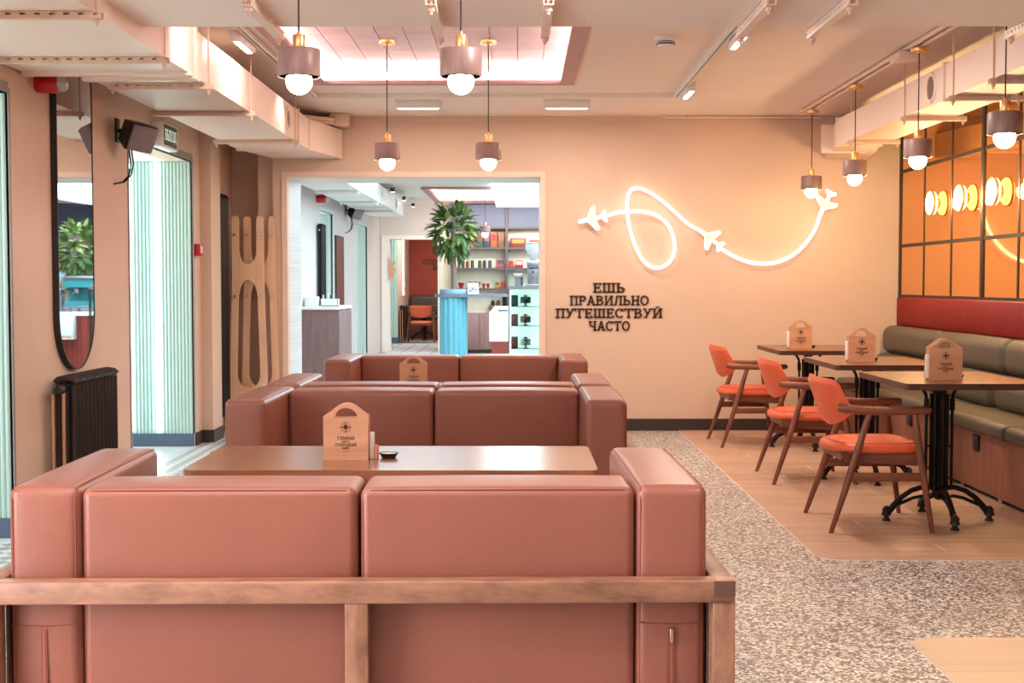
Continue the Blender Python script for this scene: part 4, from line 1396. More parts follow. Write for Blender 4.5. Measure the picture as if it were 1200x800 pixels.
# column radiator
rd = thing('radiator', 'dark column radiator with thermostat valve under the pill mirror', 'radiator', (XL, 7.12, -0.022))
for i in range(12):
    y = -0.34 + i * 0.062
    c = MB()
    for x in (0.045, 0.085, 0.125):
        c.tube([(x, y, 0.155), (x, y, 0.725)], 0.0165, 8)
    c.tube([(0.03, y, 0.735), (0.045, y, 0.750), (0.085, y, 0.756), (0.125, y, 0.750), (0.14, y, 0.735)], 0.018, 8)
    c.tube([(0.03, y, 0.145), (0.085, y, 0.125), (0.14, y, 0.145)], 0.018, 8)
    c.build('column', M['radiator'], rd, angle=60)
MB().tube([(0.085, -0.35, 0.69), (0.085, 0.35, 0.69)], 0.02, 8).tube([(0.085, -0.35, 0.19), (0.085, 0.35, 0.19)], 0.02, 8).build('header_pipe', M['radiator'], rd)
MB().tube([(0.085, -0.36, 0.705), (0.085, -0.40, 0.705)], 0.022, 12).tube([(0.085, -0.40, 0.705), (0.085, -0.415, 0.705)], 0.014, 12).build('valve', M['chrome'], rd)
MB().tube([(0.085, -0.415, 0.705), (0.085, -0.47, 0.705)], [0.024, 0.020], 14).build('valve_cap', M['black'], rd)
MB().tube([(0.085, -0.385, 0.70), (0.085, -0.39, 0.02)], 0.010, 8).tube([(0.045, -0.43, 0.68), (0.045, -0.43, 0.02)], 0.009, 8).build('supply_pipe', M['copper'], rd)

# siren
sr = thing('fire_siren', 'red fire siren with clear strobe lens under the left duct', 'siren', (XL, 6.66, 2.232))
MB().lathe([(0.047, 0.0), (0.050, 0.03), (0.050, 0.10), (0.044, 0.115), (0.0, 0.115)], 24, (0, 0, 0), 'x').build('siren_body', M['red'], sr)
MB().lathe([(0.040, 0.115), (0.042, 0.128), (0.036, 0.148), (0.02, 0.158), (0.0, 0.16)], 24, (0, 0, 0), 'x').build('strobe_lens', M['clear'], sr)

# speaker
def make_speaker(label, loc, s=1.0):
    t = thing('wall_speaker', label, 'speaker', loc, group='black wall speakers')
    MB().bev(0.0, 0.012, -0.035, 0.035, -0.07, 0.075, 0.004).build('wall_plate', M['black'], t)
    MB().tube([(0.012, 0, 0.0), (0.06, -0.01, 0.0)], 0.013, 10).lathe([(0.0, -0.022), (0.016, -0.016), (0.022, 0.0), (0.016, 0.016), (0.0, 0.022)], 12, (0.065, -0.012, 0.0)).build('bracket', M['black'], t)
    b = MB()
    # tapered cabinet: a wide grille in front, narrower behind
    back = [(-0.062, -0.066), (0.062, -0.066), (0.062, 0.066), (-0.062, 0.066)]
    R = Matrix.Translation((0.085, -0.02, 0.0)) @ Matrix.Rotation(math.radians(-42), 4, 'Z') @ Matrix.Rotation(math.radians(24), 4, 'Y') @ Matrix.Rotation(math.radians(-6), 4, 'X')
    n = 4
    fr_ = [(-0.092, -0.084), (0.092, -0.084), (0.092, 0.084), (-0.092, 0.084)]
    vs = [(0.0, p[0], p[1]) for p in back] + [(0.13, p[0], p[1]) for p in fr_] + [(0.150, p[0] * 0.97, p[1] * 0.97) for p in fr_]
    fs = [(0, 1, 2, 3)] + [(i, (i + 1) % 4, 4 + (i + 1) % 4, 4 + i) for i in range(4)] + [(4 + i, 4 + (i + 1) % 4, 8 + (i + 1) % 4, 8 + i) for i in range(4)] + [(8, 9, 10, 11)]
    b.add(vs, fs).xf(R)
    cb = b.build('cabinet', M['black'], t, smooth=False)
    md = cb.modifiers.new('bevel', 'BEVEL')
    md.width, md.segments = 0.010, 2
    g = MB().rbox(0.148, 0.160, -0.086, 0.086, -0.078, 0.078, 0.012, 3, 2, (0.006, 0, 0)).xf(R)
    g.build('grille', M['grille'], t)
    pts = [(0.07, -0.015, -0.02), (0.075, -0.01, -0.10), (0.085, 0.0, -0.20), (0.07, 0.0, -0.27), (0.03, 0.0, -0.31), (0.004, -0.08, -0.325)]
    MB().tube(pts, 0.0055, 6).tube([(p[0] + 0.012, p[1] + 0.006, p[2] + 0.004) for p in pts[:-1]] + [pts[-1]], 0.0055, 6).build('cable', M['black'], t)
    return t


make_speaker('black wall speaker with looping cable beside the exit sign', (XL, 7.98, 2.145))
make_speaker('black wall speaker on the left wall of the next room', (XL, 18.6, 2.25))

# exit sign
ex = thing('exit_sign', 'green and white exit sign box above the fluted window niche', 'exit sign', (XL, 8.93, 2.215))
MB().bev(0.0, 0.075, -0.205, 0.205, -0.085, 0.085, 0.008).build('housing', M['white'], ex)
MB().box(0.075, 0.077, -0.165, 0.165, -0.068, 0.068).build('sign_face', M['green_sign'], ex, smooth=False)
e = MB()
for g_ in text_polys('ВЫХОД', 0.285, 0.075, 0, -0.034):
    for q in g_:
        e.prism(q, 0.0772, 0.0785, 'yz')
e.build('lettering', M['sign_white'], ex, smooth=False)

fc = thing('fire_call_point', 'small red fire call box on the left wall by the pillar', 'call point', (XL, 9.90, 1.475))
MB().bev(0.0, 0.045, -0.045, 0.045, -0.045, 0.045, 0.005).build('call_box', M['red'], fc)
MB().box(0.045, 0.047, -0.028, 0.028, -0.025, 0.025).build('call_plate', M['white'], fc, smooth=False)

# tall black radiator in the recess
tr = thing('tall_radiator', 'tall black column radiator in the recess behind the pillar', 'radiator', (XL, 10.56, 0.0))
for i in range(5):
    y = -0.14 + i * 0.068
    MB().tube([(0.030, y, 0.16), (0.030, y, 1.90)], 0.016, 10).tube([(0.062, y, 0.16), (0.062, y, 1.90)], 0.016, 10)\
        .tube([(0.022, y, 1.90), (0.034, y, 1.925), (0.058, y, 1.925), (0.068, y, 1.90)], 0.017, 10).build('column', M['radiator_b'], tr, angle=60)
MB().tube([(0.046, -0.17, 1.86), (0.046, 0.16, 1.86)], 0.016, 8).tube([(0.046, -0.17, 0.2), (0.046, 0.16, 0.2)], 0.016, 8).build('header_pipe', M['radiator_b'], tr)
MB().tube([(0.046, -0.17, 1.86), (0.046, -0.20, 1.86)], 0.012, 10).build('valve', M['chrome'], tr)

# plywood coat racks: H-shaped boards with an open slot above and a closed slot below
def make_rack(label, loc, rz):
    t = thing('coat_rack', label, 'coat rack', loc, rz, group='plywood coat racks in the recess')
    hw, arm = 0.130, 0.058
    top, uz, lz0, lz1 = 1.775, 1.375, 0.36, 1.255
    m = MB()
    y0, y1 = -0.012, 0.012

    def halfw(z):          # outer half width: straight above, flaring to the foot
        return hw if z > 1.25 else hw + 0.035 * ((1.25 - z) / 1.25)

    def inner(z):
        if z >= uz:
            r = hw - arm
            return r if z > uz + 0.12 else r * math.sqrt(max(0.0, 1 - ((uz + 0.12 - z) / 0.12) ** 2))
        if lz0 < z < lz1:
            r = halfw(z) - arm * 0.95
            a, b = 0.15, 0.13
            if z > lz1 - a:
                return r * math.sqrt(max(0, 1 - ((z - lz1 + a) / a) ** 2))
            if z < lz0 + b:
                return r * math.sqrt(max(0, 1 - ((lz0 + b - z) / b) ** 2))
            return r
        return 0.0
    zs = sorted(set([0.0, lz0, lz1, uz] + [lz0 + 0.13 * k / 7 for k in range(8)] + [lz1 - 0.15 * k / 7 for k in range(8)] + [uz + 0.12 * k / 7 for k in range(8)] + [top - 0.030, 0.6, 0.8, 1.0]))
    for a, b in zip(zs[:-1], zs[1:]):
        ia, ib, oa, ob = inner(a + 1e-6), inner(b - 1e-6), halfw(a), halfw(b)
        for s in (-1, 1):
            q = [(s * ia, a), (s * oa, a), (s * ob, b), (s * ib, b)]
            m.prism(q, y0, y1, 'xz')
    for s in (-1, 1):
        c = s * (hw - arm / 2)
        m.prism([(c + arm / 2 * math.cos(math.radians(k)), top - 0.030 + 0.03 * math.sin(math.radians(k))) for k in range(0, 181, 15)], y0, y1, 'xz')
    m.build('board', M['ply_z'], t, angle=30)
    for s in (-1, 1):
        for z in (1.62, 1.12):
            MB().tube([(s * (hw - arm / 2), -0.055, z), (s * (hw - arm / 2), 0.0, z)], 0.008, 8).build('peg', M['chrome'], t)
    MB().box(-0.05, 0.05, 0.012, 0.026, 1.28, 1.34).box(-0.05, 0.05, 0.012, 0.026, 0.2, 0.26).build('spacer', M['ply_d'], t, smooth=False)
    return t


p = aY(290.5, 300, 10.77)
make_rack('H-shaped plywood coat rack in front, next to the black tall radiator', (p.x, 10.77, 0), 0)
p = aY(304.5, 300, 10.87)
make_rack('H-shaped plywood coat rack behind the other one, closer to the doorway', (p.x, 10.868, 0), 0)

# ================================================================== FAR WALL: NEON AND LETTERING
neon_px = [(711.7, 252.7), (723, 249.3), (735, 248), (750, 247.8), (762, 249.7), (772.5, 254), (781.5, 262), (787.5, 272.5), (790.2, 283.5), (790, 294), (786.7, 304), (780, 310.8), (770, 313.8), (760.5, 311), (753, 304), (746.5, 292.5),
           (741, 278), (737, 262.5), (735.3, 250), (734.8, 237), (736.3, 227.5), (740.2, 222), (747, 220.3), (756, 222.8), (768, 229.5), (780, 238.7), (790.5, 248), (802.5, 259), (811.5, 265.5), (820, 270)]
neon_px2 = [(843, 290), (855, 297.5), (870, 304.6), (883, 308), (896.7, 309), (910, 307.2), (925, 301), (938, 291.5), (948, 280), (956, 266.7), (960.5, 253.5)]


def smooth_path(pts, sub=5):
    out = []
    for i in range(len(pts) - 1):
        p0, p1, p2, p3 = pts[max(i - 1, 0)], pts[i], pts[i + 1], pts[min(i + 2, len(pts) - 1)]
        for k in range(sub):
            t = k / sub
            out.append(0.5 * ((2 * p1) + (p2 - p0) * t + (2 * p0 - 5 * p1 + 4 * p2 - p3) * t * t + (3 * p1 - p0 - 3 * p2 + p3) * t ** 3))
    return out + [pts[-1]]


ns = thing('neon_sign', 'glowing white neon flight path with three planes on the far wall', 'neon sign')
for pl in (neon_px, neon_px2):
    pts = [aY(u, v, YF - 0.055) for u, v in pl]
    if pl is neon_px:            # the loop passes in front of itself where it crosses
        for i, pt in enumerate(pts):
            if 1 <= i <= 4:
                pt.y -= 0.03 * math.sin(PI * i / 5)
    MB().tube(smooth_path(pts), 0.0138, 10).build('neon_tube', M['neon'], ns)
half = [(1.0, 0.0), (0.95, 0.055), (0.80, 0.095), (0.42, 0.105), (0.02, 0.70), (-0.12, 0.76), (-0.20, 0.70), (-0.06, 0.115), (-0.45, 0.075), (-0.62, 0.33), (-0.74, 0.36), (-0.78, 0.30), (-0.70, 0.06), (-0.78, 0.0)]
outline = half + [(x, -y) for x, y in reversed(half[1:-1])]
for (nx_, ny_), (tx_, ty_), wing in (((677.5, 260), (711, 252.5), 0.98), ((818.5, 268.5), (846, 290), 0.9), ((960, 254), (974.5, 224), 0.98)):
    a, b = aY(nx_, ny_, YF - 0.06), aY(tx_, ty_, YF - 0.06)
    c = a + (b - a) * (1.0 / 1.78)
    dx, dz = (a.x - c.x), (a.z - c.z)
    L = math.hypot(dx, dz)
    ux, uz_ = dx / L, dz / L
    poly = [(c.x + L * (p[0] * ux - p[1] * wing * uz_), c.z + L * (p[0] * uz_ + p[1] * wing * ux)) for p in outline]
    pf = MB().prism(poly, YF - 0.060, YF - 0.050, 'xz').build('plane_plate', M['plate_glow'], ns, smooth=False)
    MB().tube([(x, YF - 0.060, z) for x, z in poly + poly[:1]], 0.0042, 6, False).build('outline_tube', M['neon'], pf)
    for px_ in (-0.4, 0.5):
        MB().tube([(c.x + L * px_ * ux, YF - 0.05, c.z + L * px_ * uz_), (c.x + L * px_ * ux, YF, c.z + L * px_ * uz_)], 0.004, 6).build('standoff', M['white'], pf)
for k in (4, 10, 14, 21, 26):
    q = aY(*neon_px[k], YF)
    MB().tube([(q.x, YF - 0.042, q.z), (q.x, YF, q.z)], 0.004, 6).build('standoff', M['white'], ns)
for k in (2, 5, 8):
    q = aY(*neon_px2[k], YF)
    MB().tube([(q.x, YF - 0.042, q.z), (q.x, YF, q.z)], 0.004, 6).build('standoff', M['white'], ns)
rebase(ns, (1.6, YF - 0.05, 1.5))

wt = thing('wall_lettering', 'dark raised Cyrillic lettering in four lines on the far wall', 'lettering')
for word, x0, x1, yb_, yt_ in (('ЕШЬ', 694.5, 733, 342.6, 331.3), ('ПРАВИЛЬНО', 667.5, 760.5, 357.4, 346.2), ('ПУТЕШЕСТВУЙ', 651, 777, 372.2, 361.2), ('ЧАСТО', 689.5, 738.5, 387.1, 376)):
    A, B = aY(x0, yb_, YF), aY(x1, yt_, YF)
    for ch_, polys in zip(word, text_polys(word, B.x - A.x, B.z - A.z, (A.x + B.x) / 2, A.z)):
        m = MB()
        for q in polys:
            m.prism(q, YF - 0.012, YF, 'xz')
        m.build('letter', M['text'], wt, smooth=False)
rebase(wt, (0.78, YF, 0.85))

# ================================================================== NEXT ROOM
# big luminous ceiling box
lb = thing('light_box', 'large glowing white ceiling light box in the next room', 'ceiling light', (0.76, 16.7, 2.45))
MB().box(-1.09, 1.09, -4.6, 4.6, 0.0, 0.012).build('diffuser', M['panel_glow'], lb, smooth=False)
MB().box(-1.10, -1.09, -4.61, 4.61, -0.004, 0.10).box(1.09, 1.10, -4.61, 4.61, -0.004, 0.10).box(-1.09, 1.09, -4.61, -4.60, -0.004, 0.10).box(-1.09, 1.09, 4.60, 4.61, -0.004, 0.10).build('frame', M['white'], lb, smooth=False)
for y in (-4, 0, 4):
    MB().tube([(-1.0, y, 0.012), (-1.0, y, 0.15)], 0.006, 6).tube([(1.0, y, 0.012), (1.0, y, 0.15)], 0.006, 6).build('hanger', M['white'], lb)
for y, lbx in ((17.8, 'nearest'), (19.6, 'middle'), (21.3, 'furthest')):
    t = thing('track_spotlight', 'small white track spotlight in the next room, %s of three' % lbx, 'spotlight', (-1.68, y, 2.57), group='track spotlights in the next room')
    MB().tube([(0, 0, 0.03), (0, 0, -0.03)], 0.008, 8).lathe([(0.03, -0.06), (0.034, -0.02), (0.0, -0.015)], 14, (0, 0, 0), 'x').build('spot_body', M['white'], t)
    MB().lathe([(0.028, -0.06), (0.026, -0.12), (0.0, -0.12)], 14, (0.0, 0, 0)).build('spot_head', M['black'], t)
    MB().lathe([(0.0, -0.1215), (0.024, -0.1215)], 14).build('spot_lens', M['ledw'], t)

# fire siren of the next room
s_ = copy_thing(sr, 'red fire siren on the left wall of the next room', (XL, 15.9, 2.24))

# wood sideboard with white top
p0 = aY(395, 400, 14.7)
cb = thing('sideboard', 'mauve wood sideboard with white top inside the doorway at left', 'cabinet', (-2.21, 15.25, 0))
MB().box(-0.205, 0.20, -0.55, 0.55, 0.04, 0.925).build('carcass', M['mauve_wood'], cb, smooth=False)
MB().box(-0.205, 0.17, -0.53, 0.53, 0.0, 0.04).build('plinth', M['black'], cb, smooth=False)
MB().bev(-0.205, 0.225, -0.575, 0.575, 0.925, 0.962, 0.008).build('worktop', M['white'], cb)
for a, b in ((-0.545, -0.003), (0.003, 0.545)):
    d = MB().bev(0.2, 0.218, a, b, 0.05, 0.915, 0.003).build('door', M['mauve_wood'], cb)
    MB().tube([(0.235, (a + b) / 2 - 0.05, 0.87), (0.235, (a + b) / 2 + 0.05, 0.87)], 0.006, 8).build('handle', M['chrome'], d)
cu = thing('cutlery_box', 'white cutlery box on the sideboard in the next room', 'box', (-2.13, 14.95, 0.962))
MB().box(-0.10, 0.10, -0.06, 0.06, 0, 0.01).box(-0.10, 0.10, -0.06, -0.054, 0, 0.085).box(-0.10, 0.10, 0.054, 0.06, 0, 0.085).box(-0.10, -0.094, -0.06, 0.06, 0, 0.085).box(0.094, 0.10, -0.06, 0.06, 0, 0.085).build('tray', M['white'], cu, smooth=False)
for i in range(6):
    MB().box(-0.08 + i * 0.028, -0.066 + i * 0.028, -0.02, -0.005, 0.01, 0.13 + 0.01 * (i % 3)).build('divider_card', PAL['teal'] if i % 2 else PAL['white'], cu, smooth=False)
nb_ = tag_place(MB().rbox(-0.07, 0.07, -0.07, 0.07, 0, 0.11, 0.01, 2, 2).build('napkin_box', M['paper']), (-2.32, 14.9, 0.962))
tag(nb_, 'white paper napkin pile on the sideboard left of the cutlery box', 'napkins')
tr2 = copy_thing(tr, 'dark tall column radiator on the left wall of the next room', (XL, 16.0, 0.0))
pc = thing('wall_picture', 'orange framed panel on the left wall of the next room', 'picture', (XL, 17.85, 0.5))
MB().bev(0.0, 0.02, -0.40, 0.40, 0.0, 1.36, 0.004).build('frame', M['dark_frame'], pc)
MB().box(0.02, 0.024, -0.37, 0.37, 0.03, 1.33).build('print', PAL['rust'], pc, smooth=False)

# turquoise bar post with slab and planter tray
bar = thing('bar_counter', 'turquoise fluted bar post carrying a slim grey counter slab', 'counter', (-0.87, 18.0, 0))
q = MB()
for k in range(14):
    a = 2 * PI * k / 14
    q.lathe([(0.045, 0.0), (0.045, 1.035)], 12, (0.145 * math.cos(a), 0.145 * math.sin(a), 0))
q.lathe([(0.15, 0.0), (0.15, 1.035)], 28)
q.build('fluted_post', M['blue'], bar, angle=60)
MB().prism(rrect(-0.26, 0.76, -0.22, 0.22, 0.20, 8), 1.035, 1.075, 'xy').build('slab', M['bar_top'], bar, smooth=False)
MB().lathe([(0.03, 0.0), (0.03, 1.035)], 12, (0.70, 0, 0)).build('leg', M['dark_metal'], bar)
tray = thing('planter', 'pale blue round planter on the turquoise bar post', 'planter', (-0.87, 18.0, 1.075))
MB().lathe([(0.0, 0.0), (0.185, 0.0), (0.19, 0.01), (0.19, 0.065), (0.175, 0.065), (0.17, 0.04), (0.0, 0.04)], 32).build('planter_tray', M['blue_t'], tray)
MB().lathe([(0.0, 0.05), (0.16, 0.05), (0.172, 0.041)], 24).build('soil', PAL['brown'], tray)


def make_plant(label, loc, seed):
    rnd = random.Random(seed)
    t = thing('potted_tree', label, 'plant', loc, group='slim trees with long leaves')
    MB().tube([(0, 0, 0.0), (0.01, 0, 0.25), (-0.005, 0.01, 0.5), (0.0, 0, 0.8), (0.01, 0, 1.05)], [0.036, 0.032, 0.03, 0.026, 0.012], 10).build('trunk', M['bark'], t)
    lm = lm2 = None
    for c in range(27):
        # clusters on an egg-shaped crown, each a fan of narrow leaves
        u = -0.95 + 1.9 * (c + 0.5) / 27
        ph = c * 2.39996 + rnd.uniform(-.2, .2)
        ring = math.sqrt(1 - u * u)
        cx, cy, cz = 0.19 * ring * math.cos(ph), 0.19 * ring * math.sin(ph), 0.785 + 0.27 * u
        for k in range(11):
            if lm is None or (lm2 is None and c == 8):
                m = MB()
                L, n = 0.215, 5
                vs, fs = [], []
                for q in range(n + 1):
                    w = 0.031 * math.sin(PI * min(1, 0.10 + q / n * 0.90)) ** 0.7 + 0.0008
                    x, z = L * q / n, 0.04 * q / n - 0.085 * (q / n) ** 2
                    vs += [(x, -w, z + 0.006), (x, 0, z), (x, w, z + 0.006)]
                for q in range(n):
                    fs += [(3 * q, 3 * q + 3, 3 * q + 4, 3 * q + 1), (3 * q + 1, 3 * q + 4, 3 * q + 5, 3 * q + 2)]
                o = m.add(vs, fs).build('leaf', M['leaf'] if lm is None else M['leaf2'], t, angle=80)
                if lm is None:
                    lm = o
                else:
                    lm2 = o
            else:
                o = (lm2 if lm2 is not None and rnd.random() < 0.33 else lm).copy()
                COL.objects.link(o)
            o.location = (cx, cy, cz)
            o.rotation_euler = (rnd.uniform(-.5, .5), -(u * 1.1 + rnd.uniform(-.55, .5)), ph + (k - 5) * 0.26 + rnd.uniform(-.1, .1))
            o.scale = (rnd.uniform(0.75, 1.15),) * 3
    return t


make_plant('slim tree with long green leaves in the planter on the turquoise post', (-0.87, 18.0, 1.143), 5)
make_plant('second slim tree behind the counter, seen in the pill mirror', (1.42, 18.6, 0.918), 9)
pt2 = thing('planter', 'pale blue round planter under the second tree behind the counter', 'planter', (1.42, 18.6, 0.85))
MB().lathe([(0.0, 0.0), (0.185, 0.0), (0.19, 0.065), (0.175, 0.065), (0.0, 0.055)], 28).build('planter_tray', M['blue_t'], pt2)
MB().box(-0.3, 0.3, -0.3, 0.3, -0.85, 0.0).build('stand', M['mauve_wood'], pt2, smooth=False)

cal = thing('table_calendar', 'small white table calendar on the grey bar slab', 'calendar', (-0.60, 17.95, 1.075))
MB().prism([(-0.045, 0.0), (0.045, 0.0), (0.0, 0.15)], -0.075, 0.075, 'yz').build('stand', M['paper'], cal, smooth=False)
c = MB()
for k, seg in enumerate((((0, 1, 1, 1), (1, .5, 1, 1), (0, .5, 1, .5), (0, 0, 0, .5), (0, 0, 1, 0)), ((0, .5, 0, 1), (1, 0, 1, 1), (0, .5, 1, .5)))):
    for x0, y0, x1, y1 in seg:
        ox = -0.045 + k * 0.05
        X0, X1, Z0, Z1 = ox + x0 * 0.036 - 0.005, ox + x1 * 0.036 + 0.005, y0 * 0.05 - 0.005, y1 * 0.05 + 0.005
        vs = []
        for (x, z) in ((X0, Z0), (X1, Z0), (X1, Z1), (X0, Z1)):
            h = 0.035 + z
            vs.append((x, -0.045 + 0.045 * h / 0.15 - 0.0015, h))
        c.add(vs, [(0, 1, 2, 3)])
c.build('date_print', M['text'], cal, smooth=False)

# counter, ice box, display fridge and machines
ctr = thing('service_counter', 'red fluted service counter with white top in the next room', 'counter', (1.7, 17.35, 0))
q = MB()
for i in range(74):
    q.lathe([(0.016, 0.06), (0.016, 0.80)], 6, (-1.37 + i * 0.0375, -0.35, 0))
q.box(-1.39, 1.4, -0.35, 0.35, 0.06, 0.80)
q.build('fluted_front', M['redcount'], ctr, angle=60)
MB().box(-1.36, 1.36, -0.32, 0.32, 0, 0.06).build('plinth', M['black'], ctr, smooth=False)
MB().bev(-1.42, 1.43, -0.40, 0.38, 0.80, 0.85, 0.01).build('worktop', M['appl'], ctr)
ib = thing('ice_box', 'white counter cabinet on a red base left of the display fridge', 'cabinet', (-0.215, 16.5, 0))
MB().box(-0.10, 0.13, -0.2, 0.2, 0.0, 0.50).build('base', M['redcount'], ib, smooth=False)
MB().prism([(-0.13, 0.50), (0.14, 0.50), (0.14, 0.93), (-0.07, 0.93), (-0.13, 0.86)], -0.22, 0.22, 'xz').build('body', M['appl'], ib, smooth=False)
MB().box(-0.02, 0.10, -0.225, -0.22, 0.875, 0.895).build('control_strip', M['steel'], ib, smooth=False)
fr2 = thing('display_fridge', 'lit glass display fridge of cakes at the doorway edge', 'fridge', (0.09, 15.75, 0))
MB().box(-0.195, 0.195, -0.24, 0.25, 0.0, 0.12).box(-0.195, 0.195, -0.24, 0.25, 1.15, 1.19).build('cabinet', M['steel'], fr2, smooth=False)
MB().box(-0.195, 0.195, 0.23, 0.25, 0.12, 1.15).box(-0.195, -0.185, -0.22, 0.23, 0.12, 1.15).build('liner', M['fridge_in'], fr2, smooth=False)
MB().box(0.17, 0.195, -0.24, -0.215, 0.12, 1.15).box(-0.195, -0.180, -0.24, -0.22, 0.12, 1.15).build('door_frame', M['black'], fr2, smooth=False)
MB().box(-0.18, 0.17, -0.236, -0.230, 0.12, 1.15).build('door_glass', M['glass_pane'], fr2, smooth=False)
MB().box(-0.178, -0.168, -0.20, -0.19, 0.14, 1.13).build('light_strip', M['niche_led'], fr2, smooth=False)
cz = [0.125, 0.45, 0.72, 0.95]
for k, z in enumerate(cz):
    if k:
        MB().box(-0.16, 0.185, -0.2, 0.22, z - 0.008, z).build('shelf', M['chrome'], fr2, smooth=False)
    ck = thing('cake', 'layered cake on a white stand on the %s shelf of the display fridge' % ['lowest', 'second', 'third', 'top'][k], 'cake', (0.10, 15.66, z + 0.001), group='cakes in the display fridge')
    MB().lathe([(0.0, 0.0), (0.04, 0.0), (0.012, 0.012), (0.012, 0.03), (0.075, 0.036), (0.075, 0.042), (0.0, 0.042)], 20).build('cake_stand', M['white'], ck)
    MB().lathe([(0.0, 0.042), (0.06, 0.042), (0.062, 0.06), (0.062, 0.10), (0.055, 0.11), (0.0, 0.112)], 20).build('cake_body', [PAL['brown'], PAL['white'], PAL['pink'], PAL['teal']][k], ck)
    MB().lathe([(0.0, 0.135), (0.02, 0.13), (0.03, 0.118), (0.0, 0.112)], 10).build('topping', [PAL['red'], PAL['pink'], PAL['rust'], PAL['white']][k], ck)
    bx = tag_place(MB().bev(-0.04, 0.04, -0.03, 0.03, 0, 0.13, 0.004).build('dessert_box', [PAL['pink'], PAL['rust'], PAL['pink'], PAL['teal']][k]), (-0.03, 15.80, z + 0.001))
    tag(bx, 'tall dessert box on the %s shelf of the display fridge' % ['lowest', 'second', 'third', 'top'][k], 'box', 'dessert boxes in the display fridge')


def make_grinder(label, loc):
    t = thing('coffee_grinder', label, 'coffee grinder', loc, group='coffee grinders')
    MB().bev(-0.085, 0.085, -0.11, 0.11, 0.0, 0.02, 0.004).bev(-0.065, 0.065, -0.03, 0.10, 0.02, 0.24, 0.01).bev(-0.075, 0.075, -0.10, 0.10, 0.22, 0.30, 0.01).build('grinder_body', M['steel'], t)
    MB().lathe([(0.03, 0.30), (0.045, 0.34), (0.09, 0.43), (0.095, 0.50), (0.09, 0.50), (0.085, 0.43), (0.04, 0.345), (0.025, 0.30)], 20).build('hopper', M['clear'], t)
    MB().lathe([(0.0, 0.31), (0.028, 0.31), (0.04, 0.345), (0.06, 0.385), (0.0, 0.39)], 16).build('coffee_beans', PAL['brown'], t)
    MB().lathe([(0.0, 0.52), (0.06, 0.518), (0.098, 0.51), (0.098, 0.50), (0.0, 0.50)], 20).build('lid', M['teal'], t)
    MB().tube([(0, -0.1, 0.17), (0, -0.15, 0.165)], 0.012, 8).build('spout', M['black'], t)
    return t


make_grinder('coffee grinder with clear hopper standing on the display fridge', (0.19, 15.75, 1.19))
make_grinder('coffee grinder on the red service counter, seen in the pill mirror', (1.24, 17.2, 0.85))
bl = thing('white_helmet_bowl', 'white mixing bowl with pink rim behind the display fridge', 'bowl', (0.02, 15.80, 1.19))
bl.name = 'mixing_bowl'
MB().lathe([(0.0, 0.10), (0.03, 0.10), (0.055, 0.12), (0.062, 0.15), (0.058, 0.15), (0.05, 0.125), (0.0, 0.11)], 20).build('bowl_body', M['appl'], bl)
MB().lathe([(0.055, 0.10), (0.066, 0.105), (0.055, 0.115)], 20).build('rim', PAL['pink'], bl)
MB().lathe([(0.0, 0.0), (0.05, 0.0), (0.05, 0.10), (0.0, 0.10)], 16).build('foot', M['steel'], bl)
cm = thing('coffee_machine', 'teal and steel coffee machine on the red service counter', 'coffee machine', (0.82, 17.2, 0.85))
MB().prism([(-0.22, 0.08), (0.22, 0.08), (0.22, 0.14), (0.05, 0.14), (0.05, 0.30), (0.22, 0.32), (0.22, 0.42), (-0.22, 0.42)], -0.26, 0.26, 'yz').xf(Matrix.Rotation(PI, 4, 'Z')).build('machine_body', M['teal'], cm, smooth=False)
MB().bev(-0.27, 0.27, -0.24, 0.24, 0.42, 0.46, 0.006).bev(-0.27, 0.27, -0.24, 0.24, 0.05, 0.08, 0.006).build('cup_tray', M['steel'], cm)
for x in (-0.2, 0.2):
    for y in (-0.18, 0.18):
        MB().lathe([(0.025, 0.0), (0.02, 0.05)], 10, (x, y, 0)).build('foot', M['chrome'], cm)
for x in (-0.12, 0.12):
    MB().lathe([(0.035, 0.24), (0.035, 0.30)], 14, (x, -0.14, 0)).tube([(x, -0.17, 0.25), (x, -0.30, 0.235)], 0.012, 8).build('group_head', M['chrome'], cm)

wb_ = thing('display_box', 'white display box on the red counter front, seen in the pill mirror', 'box', (1.06, 16.90, 0.50))
MB().bev(-0.14, 0.14, -0.08, 0.06, 0.0, 0.30, 0.008).build('box_body', M['appl'], wb_)
MB().box(-0.12, 0.12, -0.084, -0.080, 0.02, 0.05).build('ledge', M['ply'], wb_, smooth=False)

